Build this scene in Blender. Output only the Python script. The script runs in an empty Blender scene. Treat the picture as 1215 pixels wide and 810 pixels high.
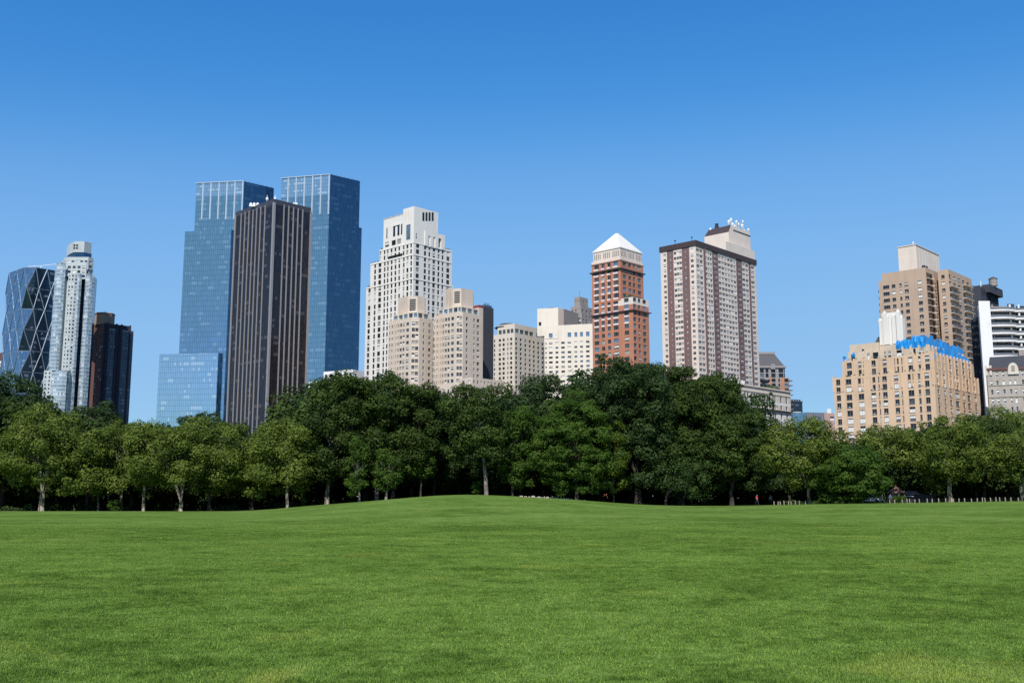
import bpy, math, random
import numpy as np
from mathutils import Vector, Matrix
R = math.radians
random.seed(7)
SC = bpy.context.scene
COL = SC.collection
# ------------------------------------------------------------------ camera geometry (measured on the photograph)
FP = 1210.0; EYE = 1.7
TL = math.atan(187.0 / FP); cT, sT = math.cos(TL), math.sin(TL)
def ray(px, py):
    xc = (px - 607.5) / FP; yc = (405 - py) / FP
    return (xc, cT - yc * sT, sT + yc * cT)
def at(px, py, D):
    r = ray(px, py); return (r[0] / r[1] * D, D, EYE + r[2] / r[1] * D)
def proj(x, y, z):
    z -= EYE
    f = y * cT + z * sT; u = -y * sT + z * cT
    return 607.5 + FP * x / f, 405 - FP * u / f
TREELINE = [(-60,445),(40,455),(50,478),(100,480),(115,475),(140,490),(200,487),(250,485),(300,500),(320,495),(365,488),(375,450),(400,436),(470,440),(520,460),(590,455),(640,452),(700,437),(740,424),(780,432),(830,440),(860,455),(880,478),(900,490),(940,497),(1000,505),(1080,500),(1110,485),(1160,490),(1215,482),(1290,480)]
def treeline(px): return float(np.interp(px, [p[0] for p in TREELINE], [p[1] for p in TREELINE]))
EDGE = [(-400,606),(300,606),(345,601.5),(388,598),(430,595),(470,591.5),(510,588),(545,586.3),(580,587),(640,590),(690,593),(740,597),(780,599.5),(860,600),(900,599),(1000,597),(1100,596),(1215,594),(1600,594)]
EDGE_Y = 166.0
def sstep(a, b, x):
    t = np.clip((x - a) / (b - a), 0, 1); return t * t * (3 - 2 * t)
def ground_z(x, y):
    x = np.asarray(x, float); y = np.asarray(y, float)
    yy = np.maximum(y, 30.0)
    px = 607.5 + x / yy * 1225
    e = np.interp(px, [p[0] for p in EDGE], [p[1] for p in EDGE])
    # smooth the profile a little
    for d in (-25, 25):
        e = e + np.interp(px + d, [p[0] for p in EDGE], [p[1] for p in EDGE])
    e = e / 3
    h = EYE + (592 - e) * EDGE_Y / 1225
    h = h * sstep(60, 166, y)
    h = h - (h + 1.2) * sstep(168, 215, y)
    h = h + 1.2 * sstep(260, 330, y)
    h = h + 0.035 * np.sin(x * 0.21 + 1) * np.sin(y * 0.17) * sstep(8, 30, y) * (1 - sstep(120, 160, y))
    return h
def gz(x, y): return float(ground_z(x, y))

# ------------------------------------------------------------------ materials
MATS = {}
def nmat(name):
    m = bpy.data.materials.new(name); m.use_nodes = True; MATS[name] = m
    nt = m.node_tree; return m, nt, nt.nodes, nt.links, nt.nodes["Principled BSDF"]
def ramp(n, pts):
    r = n.new("ShaderNodeValToRGB"); cr = r.color_ramp
    while len(cr.elements) < len(pts): cr.elements.new(0.5)
    for e, (p, c) in zip(cr.elements, pts):
        e.position = p; e.color = (*c, 1)
    return r
def wall_mat(name, col, var=0.12, rough=0.85, streak=0.25, scale=0.12, bands=None, col2=None):
    m, nt, n, l, b = nmat(name)
    tc = n.new("ShaderNodeTexCoord")
    mp = n.new("ShaderNodeMapping"); mp.inputs[3].default_value = (1, 1, 0.12)
    l.new(tc.outputs["Object"], mp.inputs[0])
    n1 = n.new("ShaderNodeTexNoise"); n1.inputs["Scale"].default_value = 0.45; n1.inputs["Detail"].default_value = 5
    l.new(mp.outputs[0], n1.inputs[0])
    n2 = n.new("ShaderNodeTexNoise"); n2.inputs["Scale"].default_value = scale; n2.inputs["Detail"].default_value = 6
    l.new(tc.outputs["Object"], n2.inputs[0])
    n3 = n.new("ShaderNodeTexNoise"); n3.inputs["Scale"].default_value = 2.5; n3.inputs["Detail"].default_value = 3
    l.new(tc.outputs["Object"], n3.inputs[0])
    c = np.array(col)
    dk = tuple(c * (1 - var - streak * .6)); lt = tuple(np.minimum(c * (1 + var * .8), .92))
    r1 = ramp(n, [(0.32, dk), (0.5, tuple(c)), (0.72, lt)])
    a = n.new("ShaderNodeMath"); a.operation = 'ADD'; l.new(n1.outputs[0], a.inputs[0]); l.new(n2.outputs[0], a.inputs[1])
    a2 = n.new("ShaderNodeMath"); a2.operation = 'ADD'; l.new(a.outputs[0], a2.inputs[0]); l.new(n3.outputs[0], a2.inputs[1])
    a3 = n.new("ShaderNodeMath"); a3.operation = 'DIVIDE'; a3.inputs[1].default_value = 3.0; l.new(a2.outputs[0], a3.inputs[0])
    l.new(a3.outputs[0], r1.inputs[0])
    out = r1.outputs[0]
    if bands:   # thin courses at each floor line, from UV height
        uv = n.new("ShaderNodeUVMap"); s = n.new("ShaderNodeSeparateXYZ"); l.new(uv.outputs[0], s.inputs[0])
        d = n.new("ShaderNodeMath"); d.operation = 'DIVIDE'; d.inputs[1].default_value = bands; l.new(s.outputs[1], d.inputs[0])
        f = n.new("ShaderNodeMath"); f.operation = 'FRACT'; l.new(d.outputs[0], f.inputs[0])
        g = n.new("ShaderNodeMath"); g.operation = 'LESS_THAN'; g.inputs[1].default_value = 0.12; l.new(f.outputs[0], g.inputs[0])
        mx = n.new("ShaderNodeMixRGB"); mx.inputs[2].default_value = (*(col2 or dk), 1); l.new(g.outputs[0], mx.inputs[0]); l.new(out, mx.inputs[1])
        out = mx.outputs[0]
    l.new(out, b.inputs["Base Color"]); b.inputs["Roughness"].default_value = rough
    return m
def flat_mat(name, col, rough=0.6, metal=0.0, spec=0.5):
    m, nt, n, l, b = nmat(name)
    b.inputs["Roughness"].default_value = rough; b.inputs["Metallic"].default_value = metal
    tc = n.new("ShaderNodeTexCoord"); nz = n.new("ShaderNodeTexNoise"); nz.inputs["Scale"].default_value = 1.7; nz.inputs["Detail"].default_value = 4
    l.new(tc.outputs["Object"], nz.inputs[0])
    c = np.array(col); r = ramp(n, [(0.3, tuple(c * .82)), (0.7, tuple(np.minimum(c * 1.12, .95)))])
    l.new(nz.outputs[0], r.inputs[0]); l.new(r.outputs[0], b.inputs["Base Color"])
    b.inputs["Specular IOR Level"].default_value = spec
    return m
def glass_mat(name, col, rough=0.08, spec=0.8, metal=0.0):
    m, nt, n, l, b = nmat(name)
    tc = n.new("ShaderNodeTexCoord"); nz = n.new("ShaderNodeTexNoise"); nz.inputs["Scale"].default_value = 0.9
    l.new(tc.outputs["Object"], nz.inputs[0])
    c = np.array(col); r = ramp(n, [(0.35, tuple(c * .5)), (0.65, tuple(c * 1.4))])
    l.new(nz.outputs[0], r.inputs[0]); l.new(r.outputs[0], b.inputs["Base Color"])
    b.inputs["Roughness"].default_value = rough; b.inputs["Specular IOR Level"].default_value = spec; b.inputs["Metallic"].default_value = metal
    return m
def curtain_mat(name, dark, light, pw, ph, metal=0.9, rough=0.12, blind=(0.6, 0.7, 0.75), blind_amt=0.5, line=(0.05, 0.08, 0.11), line_w=0.08, tilt=0.03, spandrel=None, spf=0.3, floors=None):
    """reflecting curtain wall: panes pw x ph metres laid out on the UV map (metres)"""
    m, nt, n, l, b = nmat(name)
    uv = n.new("ShaderNodeUVMap"); s = n.new("ShaderNodeSeparateXYZ"); l.new(uv.outputs[0], s.inputs[0])
    def M(op, a, c=None, v=None):
        x = n.new("ShaderNodeMath"); x.operation = op
        l.new(a, x.inputs[0])
        if c is not None: l.new(c, x.inputs[1])
        if v is not None: x.inputs[1].default_value = v
        return x.outputs[0]
    U = M('DIVIDE', s.outputs[0], v=pw); V = M('DIVIDE', s.outputs[1], v=ph)
    fu, fv = M('FLOOR', U), M('FLOOR', V); ru, rv = M('FRACT', U), M('FRACT', V)
    cb = n.new("ShaderNodeCombineXYZ"); l.new(fu, cb.inputs[0]); l.new(fv, cb.inputs[1])
    wn = n.new("ShaderNodeTexWhiteNoise"); wn.noise_dimensions = '3D'; l.new(cb.outputs[0], wn.inputs[0])
    mp = n.new("ShaderNodeMapping"); mp.inputs[3].default_value = (0.16, 0.8, 1); l.new(cb.outputs[0], mp.inputs[0])
    nz = n.new("ShaderNodeTexNoise"); nz.inputs["Scale"].default_value = 1.0; nz.inputs["Detail"].default_value = 2; l.new(mp.outputs[0], nz.inputs[0])
    mix = n.new("ShaderNodeMixRGB"); mix.inputs[1].default_value = (*dark, 1); mix.inputs[2].default_value = (*light, 1)
    av = M('MULTIPLY', M('ADD', wn.outputs[0], nz.outputs[0]), v=0.5)
    l.new(av, mix.inputs[0])
    # blinds
    bm_ = n.new("ShaderNodeMath"); bm_.operation = 'GREATER_THAN'; bm_.inputs[1].default_value = 0.60 if blind_amt < .7 else 0.55
    sm = M('ADD', M('MULTIPLY', wn.outputs[0], v=0.12), M('MULTIPLY', nz.outputs[0], v=0.92)); l.new(sm, bm_.inputs[0])
    zone = M('MULTIPLY', M('GREATER_THAN', rv, v=0.35), M('LESS_THAN', rv, v=0.85))
    bmask = M('MULTIPLY', M('MULTIPLY', bm_.outputs[0], zone), v=blind_amt)
    mb = n.new("ShaderNodeMixRGB"); mb.inputs[2].default_value = (*blind, 1); l.new(bmask, mb.inputs[0]); l.new(mix.outputs[0], mb.inputs[1])
    out = mb.outputs[0]
    if spandrel:
        sp = n.new("ShaderNodeMixRGB"); sp.inputs[2].default_value = (*spandrel, 1); l.new(M('LESS_THAN', rv, v=spf), sp.inputs[0]); l.new(out, sp.inputs[1]); out = sp.outputs[0]
    lm = M('MAXIMUM', M('LESS_THAN', ru, v=line_w), M('LESS_THAN', rv, v=line_w * pw / ph))
    ml = n.new("ShaderNodeMixRGB"); ml.inputs[2].default_value = (*line, 1); l.new(lm, ml.inputs[0]); l.new(out, ml.inputs[1])
    l.new(ml.outputs[0], b.inputs["Base Color"])
    mt = n.new("ShaderNodeMath"); mt.operation = 'MULTIPLY'; mt.inputs[1].default_value = metal
    inv = n.new("ShaderNodeMath"); inv.operation = 'SUBTRACT'; inv.inputs[0].default_value = 1.0; l.new(bmask, inv.inputs[1]); l.new(inv.outputs[0], mt.inputs[0])
    l.new(mt.outputs[0], b.inputs["Metallic"])
    b.inputs["Roughness"].default_value = rough
    ge = n.new("ShaderNodeNewGeometry")
    vs = n.new("ShaderNodeVectorMath"); vs.operation = 'SUBTRACT'; vs.inputs[1].default_value = (.5, .5, .5); l.new(wn.outputs[1], vs.inputs[0])
    v2 = n.new("ShaderNodeVectorMath"); v2.operation = 'SCALE'; v2.inputs[3].default_value = tilt; l.new(vs.outputs[0], v2.inputs[0])
    v3 = n.new("ShaderNodeVectorMath"); v3.operation = 'ADD'; l.new(ge.outputs["Normal"], v3.inputs[0]); l.new(v2.outputs[0], v3.inputs[1])
    v4 = n.new("ShaderNodeVectorMath"); v4.operation = 'NORMALIZE'; l.new(v3.outputs[0], v4.inputs[0]); l.new(v4.outputs[0], b.inputs["Normal"])
    return m

G_DARK = glass_mat('window_glass_dark', (0.012, 0.014, 0.018), .1, .5)
G_MID = glass_mat('window_glass_mid', (0.05, 0.06, 0.07), 0.15, .6)
G_SKY = glass_mat('window_glass_sky', (0.16, 0.25, 0.34), 0.12, 0.8, 0.5)
BLIND = flat_mat('window_blind', (0.68, 0.67, 0.63), 0.6)
CURTAIN = flat_mat('window_curtain', (0.32, 0.31, 0.28), 0.7)
AC = flat_mat('air_conditioner', (0.45, 0.43, 0.40), 0.5)
FR_WHITE = flat_mat('frame_white', (0.62, 0.62, 0.60), 0.5)
FR_GREY = flat_mat('frame_grey', (0.22, 0.22, 0.21), 0.5)
FR_DARK = flat_mat('frame_dark', (0.05, 0.05, 0.05), 0.5)
FR_GREEN = flat_mat('frame_green', (0.20, 0.30, 0.27), 0.5)
ROOF_DARK = flat_mat('roof_tar', (0.06, 0.06, 0.065), 0.9)

# ------------------------------------------------------------------ mesh helpers
class Acc:
    def __init__(s): s.v = []; s.f = []; s.m = []; s.uv = []; s.mats = []
    def mi(s, mat):
        if mat not in s.mats: s.mats.append(mat)
        return s.mats.index(mat)
    def face(s, pts, mat, uvs=None):
        k = len(s.v); s.v.extend([tuple(p) for p in pts]); s.f.append(tuple(range(k, k + len(pts)))); s.m.append(s.mi(mat))
        s.uv.extend(uvs if uvs else [(0, 0)] * len(pts))
    def prism(s, poly, z0, z1, mat, top=None, bottom=True):
        """vertical walls over a counter-clockwise polygon (seen from above), with a cap"""
        n = len(poly); run = 0
        for i in range(n):
            p, q = poly[i], poly[(i + 1) % n]; L = math.hypot(q[0] - p[0], q[1] - p[1])
            s.face([(p[0], p[1], z0), (q[0], q[1], z0), (q[0], q[1], z1), (p[0], p[1], z1)], mat, [(run, z0), (run + L, z0), (run + L, z1), (run, z1)]); run += L
        s.face([(p[0], p[1], z1) for p in poly], top or mat, [(p[0], p[1]) for p in poly])
        if bottom: s.face([(p[0], p[1], z0) for p in reversed(poly)], mat, [(0, 0)] * n)
    def box(s, x0, x1, y0, y1, z0, z1, mat): s.prism([(x0, y0), (x1, y0), (x1, y1), (x0, y1)], z0, z1, mat)
    def frustum(s, p0, z0, p1, z1, mat, cap=True):
        n = len(p0)
        for i in range(n):
            j = (i + 1) % n
            L = math.hypot(p0[j][0] - p0[i][0], p0[j][1] - p0[i][1])
            s.face([(*p0[i], z0), (*p0[j], z0), (*p1[j], z1), (*p1[i], z1)], mat, [(0, z0), (L, z0), (L, z1), (0, z1)])
        if cap: s.face([(*p, z1) for p in p1], mat)
    def beam(s, a, b, w, mat, w2=None, sides=4):
        a, b = Vector(a), Vector(b); d = (b - a)
        if d.length < 1e-6: return
        d.normalize(); up = Vector((0, 0, 1)) if abs(d.z) < .95 else Vector((0, 1, 0))
        x = d.cross(up).normalized(); y = d.cross(x).normalized(); w2 = w if w2 is None else w2
        ra = [a + (x * math.cos(t) + y * math.sin(t)) * w for t in [math.pi * (2 * k + 1) / sides for k in range(sides)]]
        rb = [b + (x * math.cos(t) + y * math.sin(t)) * w2 for t in [math.pi * (2 * k + 1) / sides for k in range(sides)]]
        for i in range(sides):
            j = (i + 1) % sides; s.face([ra[i], ra[j], rb[j], rb[i]], mat)
        s.face(list(reversed(ra)), mat); s.face(rb, mat)
    def build(s, name, parent=None, smooth=False, loc=None):
        me = bpy.data.meshes.new(name); me.from_pydata(s.v, [], s.f)
        for m in s.mats: me.materials.append(m)
        me.polygons.foreach_set('material_index', s.m)
        u = me.uv_layers.new(name='UVMap'); u.data.foreach_set('uv', np.array(s.uv, dtype=np.float32).ravel())
        if smooth: me.polygons.foreach_set('use_smooth', [True] * len(s.f))
        me.update()
        o = bpy.data.objects.new(name, me); COL.objects.link(o)
        if parent: o.parent = parent
        if loc: o.location = loc
        return o
def ngon(cx, cy, r, n, ph=0.0): return [(cx + r * math.cos(2 * math.pi * k / n + ph), cy + r * math.sin(2 * math.pi * k / n + ph)) for k in range(n)]
def root(name, label, cat, loc, group=None, kind=None):
    o = bpy.data.objects.new(name, None); COL.objects.link(o); o.location = loc; o.empty_display_size = 1
    o['label'] = label; o['category'] = cat
    if group: o['group'] = group
    if kind: o['kind'] = kind
    return o
def tag(o, label, cat, group=None, kind=None):
    if label: o['label'] = label
    if cat: o['category'] = cat
    if group: o['group'] = group
    if kind: o['kind'] = kind
    return o

# ------------------------------------------------------------------ windows
WM = {}
def win_arrays(w, h, frame, var, sash):
    A = Acc(); hw, hh = w / 2, h / 2; t = min(0.09, w * .12)
    if var == 'dark': parts = [(G_DARK, -hh, hh)]
    elif var == 'mid': parts = [(G_MID, -hh, hh)]
    elif var == 'sky': parts = [(G_SKY, -hh, hh)]
    elif var == 'blind': parts = [(BLIND, -hh * .1, hh), (G_MID, -hh, -hh * .1)]
    elif var == 'full': parts = [(BLIND, -hh, hh)]
    elif var == 'curtain': parts = [(CURTAIN, -hh, hh)]
    elif var == 'low': parts = [(G_DARK, 0.15 * hh, hh), (BLIND, -hh, .15 * hh)]
    elif var == 'ac': parts = [(G_DARK, -hh, hh)]
    for m, z0, z1 in parts: A.face([(-hw, 0, z0), (hw, 0, z0), (hw, 0, z1), (-hw, 0, z1)], m, [(0, 0)] * 4)
    f = frame
    for x0, x1, z0, z1 in [(-hw, -hw + t, -hh, hh), (hw - t, hw, -hh, hh), (-hw + t, hw - t, -hh, -hh + t), (-hw + t, hw - t, hh - t, hh)]:
        A.box(x0, x1, -0.06, -0.003, z0, z1, f)
    if 'h' in sash: A.box(-hw + t, hw - t, -0.055, -0.004, -t * .4, t * .4, f)
    if 'v' in sash:
        k = max(1, int(round(w / 1.1)) - 1)
        for i in range(k):
            x = -hw + w * (i + 1) / (k + 1); A.box(x - t * .45, x + t * .45, -0.055, -0.004, -hh + t, hh - t, f)
    if 's' in sash: A.box(-hw - .1, hw + .1, -0.42, -0.02, -hh - .14, -hh, f)
    if var == 'ac': A.box(-.35, .35, -0.55, -0.062, -hh + .02, -hh + .5, AC)
    return A
def win_mesh(w, h, frame, var, sash):
    w, h = round(w, 2), round(h, 2); k = (w, h, frame.name, var, sash)
    if k not in WM:
        A = win_arrays(w, h, frame, var, sash)
        me = bpy.data.meshes.new('window'); me.from_pydata(A.v, [], A.f)
        for m in A.mats: me.materials.append(m)
        me.polygons.foreach_set('material_index', A.m); me.update()
        WM[k] = (me, A)
    return WM[k]
DEF_MIX = (('dark', 5), ('mid', 3), ('blind', 2), ('curtain', 1.5), ('full', 1), ('low', .7))
BLDS = []
class Bld:
    def __init__(s, name, label, cat, px, py, D, aL=-47, aR=43, group=None, frame=FR_GREY, mix=DEF_MIX, sash='h', seed=1, ground=0.0):
        r = ray(px, py); s.ox, s.oy = r[0] / r[1] * D, D
        s.L = (math.sin(R(aL)), math.cos(R(aL))); s.Rr = (math.sin(R(aR)), math.cos(R(aR)))
        s.root = root(name, label, cat, (s.ox, s.oy, 0), group)
        s.acc = {}; s.nt = 0; s.wins = []; s.frame = frame; s.mix = mix; s.sash = sash; s.rng = random.Random(seed); s.corner_px = px
        BLDS.append(s)
    def A(s, part='wall'): return s.acc.setdefault(part, Acc())
    def p(s, a, b): return (a * s.L[0] + b * s.Rr[0], a * s.L[1] + b * s.Rr[1])
    def a(s, px, py, b=0.0):
        r = ray(px, py); k = r[0] / r[1]; x0, y0 = s.ox + b * s.Rr[0], s.oy + b * s.Rr[1]
        return (k * y0 - x0) / (s.L[0] - k * s.L[1])
    def b(s, px, py, a=0.0):
        r = ray(px, py); k = r[0] / r[1]; x0, y0 = s.ox + a * s.L[0], s.oy + a * s.L[1]
        return (k * y0 - x0) / (s.Rr[0] - k * s.Rr[1])
    def z(s, px, py, a=0.0, b=0.0):
        q = s.p(a, b); r = ray(px, py); return EYE + r[2] / r[1] * (s.oy + q[1])
    def rows(s, px, y0, pitch, h, ymax, a=0.0, b=0.0, zmin=4):
        """window rows (z0, z1) downwards: head of the first row at pixel y0, pitch and height in pixels"""
        zt = s.z(px, y0, a, b); mp = s.z(px, y0, a, b) - s.z(px, y0 + 1, a, b); out = []; zend = max(zmin, s.z(px, ymax, a, b))
        k = 0
        while zt - k * pitch * mp - h * mp > zend:
            out.append((zt - k * pitch * mp - h * mp, zt - k * pitch * mp)); k += 1
        return out[::-1]
    def ucols(s, P0, P1, pxs, py):
        out = []
        L = math.hypot(P1[0] - P0[0], P1[1] - P0[1]); ux, uy = (P1[0] - P0[0]) / L, (P1[1] - P0[1]) / L
        def uu(px):
            r = ray(px, py); k = r[0] / r[1]; x0, y0 = s.ox + P0[0], s.oy + P0[1]
            return (k * y0 - x0) / (ux - k * uy)
        for c, w in pxs:
            u0, u1 = uu(c - w / 2), uu(c + w / 2)
            if u1 > .15 and u0 < L - .15: out.append((max(u0, .15), min(u1, L - .15)))
        return sorted(out)
    def facade(s, P0, P1, z0, z1, mat, cols=(), rows=(), mf=None, rec=0.3, keep=None, frame=None, mix=None, sash=None, part='wall', extra=(), style=None):
        """wall from P0 (left, seen from outside) to P1 with real openings; each opening gets a window"""
        A = s.A(part); L = math.hypot(P1[0] - P0[0], P1[1] - P0[1])
        ux, uy = (P1[0] - P0[0]) / L, (P1[1] - P0[1]) / L; dx, dy = -uy, ux
        cols = [(max(c0, .1), min(c1, L - .1)) for c0, c1 in cols]; cols = [(c0, c1) for c0, c1 in cols if c1 - c0 > .2]; rows = [r for r in rows if r[0] > z0 + .05 and r[1] < z1 - .05]
        us = sorted(set([0.0, L] + [round(v, 4) for c in cols for v in c] + [round(e, 4) for e in extra if 0 < e < L]))
        zs = sorted(set([z0, z1] + [v for r in rows for v in r]))
        def P(u, z, d=0): return (P0[0] + ux * u + dx * d, P0[1] + uy * u + dy * d, z)
        cset = {(round(c0, 4), i): (round(c0, 4), round(c1, 4)) for i, (c0, c1) in enumerate(cols)}
        for i in range(len(us) - 1):
            ua, ub = us[i], us[i + 1]; um = (ua + ub) / 2
            ci = next((k for k, c in enumerate(cols) if c[0] <= um <= c[1]), None)
            for j in range(len(zs) - 1):
                za, zb = zs[j], zs[j + 1]; zm = (za + zb) / 2
                rj = None if ci is None else next((k for k, r in enumerate(rows) if r[0] <= zm <= r[1]), None)
                m = mf(um / L, zm) if mf else mat
                if rj is None or (keep and not keep(ci, len(rows) - 1 - rj)):
                    A.face([P(ua, za), P(ub, za), P(ub, zb), P(ua, zb)], m, [(ua, za), (ub, za), (ub, zb), (ua, zb)])
        for ci, (c0, c1) in enumerate(cols):
            m0 = mf((c0 + c1) / 2 / L, 0) if mf else mat
            for rj, (r0, r1) in enumerate(rows):
                if keep and not keep(ci, len(rows) - 1 - rj): continue
                for q in ([P(c0, r0), P(c0, r0, rec), P(c0, r1, rec), P(c0, r1)], [P(c1, r0), P(c1, r1), P(c1, r1, rec), P(c1, r0, rec)],
                          [P(c0, r1), P(c0, r1, rec), P(c1, r1, rec), P(c1, r1)], [P(c0, r0), P(c1, r0), P(c1, r0, rec), P(c0, r0, rec)]):
                    A.face(q, m0)
                s.wins.append((P((c0 + c1) / 2, (r0 + r1) / 2, rec), math.atan2(uy, ux), (dx, dy), c1 - c0, r1 - r0, frame or s.frame, mix or s.mix, sash if sash is not None else s.sash))
    def box(s, a0, a1, b0, b1, z0, z1, mat, part='wall', top=None):
        s.A(part).prism([s.p(a0, b0), s.p(a0, b1), s.p(a1, b1), s.p(a1, b0)], z0, z1, mat, top=top)
    def tier(s, a0, a1, b0, b1, z0, z1, mat, L=None, Rt=None, top=None, parapet=0.9, pm=None):
        """block with facades on the two faces seen; a roof and a low parapet"""
        e = .025 * s.nt; s.nt += 1; a0 -= e; b0 -= e; a1 += e; b1 += e
        c, l, r, bk = s.p(a0, b0), s.p(a1, b0), s.p(a0, b1), s.p(a1, b1)
        s.facade(l, c, z0, z1, mat, **(L or {})); s.facade(c, r, z0, z1, mat, **(Rt or {}))
        A = s.A(); 
        for P, Q in ((r, bk), (bk, l)):
            W = math.hypot(Q[0] - P[0], Q[1] - P[1])
            A.face([(*P, z0), (*Q, z0), (*Q, z1), (*P, z1)], mat, [(0, z0), (W, z0), (W, z1), (0, z1)])
        s.A('roof_%d' % len(s.acc)).face([(*q, z1 - parapet) for q in (c, r, bk, l)], ROOF_DARK)
        t = .35
        ci, li, ri, bi = s.p(a0 + t, b0 + t), s.p(a1 - t, b0 + t), s.p(a0 + t, b1 - t), s.p(a1 - t, b1 - t)
        for (p, q, pi, qi) in ((c, r, ci, ri), (r, bk, ri, bi), (bk, l, bi, li), (l, c, li, ci)):
            A.face([(*p, z1), (*q, z1), (*qi, z1), (*pi, z1)], mat); A.face([(*qi, z1), (*qi, z1 - parapet), (*pi, z1 - parapet), (*pi, z1)], mat)
    def cols(s, side, pxs, py, a0=0, a1=0, b0=0, b1=0):
        if side == 'L': return s.ucols(s.p(a1, b0), s.p(a0, b0), pxs, py)
        return s.ucols(s.p(a0, b0), s.p(a0, b1), pxs, py)
    def flush(s):
        for k, A in s.acc.items():
            if A.f: A.build(k, s.root)
def even(n, ratio, L, m0=0.0, m1=0.0):
    p = (L - m0 - m1) / n; return [(m0 + p * (k + .5 - ratio / 2), m0 + p * (k + .5 + ratio / 2)) for k in range(n)]
def crop(x0, y0, s): return (lambda x: x0 + x / s), (lambda y: y0 + y / s)

# wall materials
LIME = wall_mat('limestone_white', (0.69, 0.65, 0.59), .07, streak=.12)
BEIGE = wall_mat('brick_beige', (0.56, 0.465, 0.375), .08)
CREAM = wall_mat('cream_brick', (0.60, 0.53, 0.44), .06)
CREAM2 = wall_mat('cream_panels', (0.68, 0.61, 0.51), .05)
GOLD = wall_mat('golden_brick', (0.60, 0.42, 0.275), .12)
GOLDP = wall_mat('golden_brick_pale', (0.56, 0.45, 0.33), .10)
TAN = wall_mat('tan_brick', (0.44, 0.315, 0.225), .12)
ORANGE = wall_mat('orange_brick', (0.44, 0.18, 0.105), .12)
BROWN = wall_mat('brown_brick', (0.17, 0.10, 0.095), .12)
PURP = wall_mat('brown_parapet', (0.05, 0.034, 0.036), .1)
CREAMT = wall_mat('cream_concrete', (0.68, 0.575, 0.485), .06)
GREYB = wall_mat('grey_brown_brick', (0.30, 0.25, 0.22), .12)
DKGREY = wall_mat('charcoal_brick', (0.040, 0.043, 0.054), .1)
WHITEW = wall_mat('white_brick', (0.72, 0.70, 0.67), .04)
GREYL = wall_mat('grey_limestone', (0.37, 0.325, 0.275), .14)
DKRED = wall_mat('dark_red_brick', (0.13, 0.06, 0.05), .12)
CONC = wall_mat('grey_panel', (0.42, 0.46, 0.46), .08)
PYR = wall_mat('pale_roof', (0.66, 0.62, 0.55), .08)
STEEL = flat_mat('pale_steel', (0.27, 0.31, 0.36), 0.35, 0.5)
PIERM = flat_mat('grey_pier', (0.30, 0.275, 0.265), 0.45, 0.2)
METALW = flat_mat('white_metal', (0.75, 0.75, 0.74), 0.5)
BLACKM = flat_mat('black_metal', (0.02, 0.02, 0.02), 0.5)
TARP = flat_mat('blue_tarpaulin', (0.015, 0.27, 0.66), 0.45)
WOODM = flat_mat('weathered_wood', (0.24, 0.18, 0.13), .8)
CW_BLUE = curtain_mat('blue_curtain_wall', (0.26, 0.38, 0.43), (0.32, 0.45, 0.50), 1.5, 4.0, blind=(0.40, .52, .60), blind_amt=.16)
CW_PALE = curtain_mat('pale_curtain_wall', (0.46, 0.60, 0.61), (0.54, 0.66, 0.67), 1.5, 4.2, blind=(0.5, .62, .68), blind_amt=.3, tilt=.012)
CW_CROWN = curtain_mat('crown_glass', (0.48, 0.58, 0.63), (0.55, 0.65, 0.70), 1.5, 3.0, blind_amt=.3)
CW_DIM = curtain_mat('dim_curtain_wall', (0.05, 0.11, 0.17), (0.08, 0.15, 0.22), 1.5, 4.0, blind=(0.15, .24, .32), blind_amt=.14)  # dimmer copy of the blue glass: weak reflection of right-hand faces painted in
CW_BRONZE = curtain_mat('bronze_curtain_wall', (0.015, 0.016, 0.02), (0.055, 0.05, 0.058), 1.5, 3.35, metal=.6, rough=.15, blind=(0.2, .16, .14), blind_amt=.35, spandrel=(0.042, .032, .032), spf=.3, line=(.03, .025, .025))
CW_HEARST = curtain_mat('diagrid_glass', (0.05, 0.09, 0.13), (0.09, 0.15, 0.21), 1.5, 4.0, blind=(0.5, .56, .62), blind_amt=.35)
CW_HEARST_LIT = curtain_mat('diagrid_glass_lit', (0.13, 0.23, 0.33), (0.2, 0.31, 0.42), 1.5, 4.0, blind_amt=.2)  # brighter copy of the diagrid glass: light on left face and corner facets painted in
CW_DK = curtain_mat('dark_strip_glass', (0.02, 0.025, 0.035), (0.06, 0.08, 0.11), 1.4, 3.0, metal=.6, blind=(.3, .33, .36), blind_amt=.3, spandrel=(.04, .035, .04), spf=.35)
CW_TEAL = curtain_mat('teal_bay_glass', (0.12, 0.17, 0.19), (0.55, 0.62, 0.64), 1.3, 3.0, metal=.4, rough=.18, spandrel=(.52, .56, .55), spf=.42, blind=(.75, .78, .78), blind_amt=.6, line=(.42, .46, .46), tilt=.12)
# ================================================================== BUILDINGS
def sp(cols, rows, **k): return dict(cols=cols, rows=rows, **k)
AD = at
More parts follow.
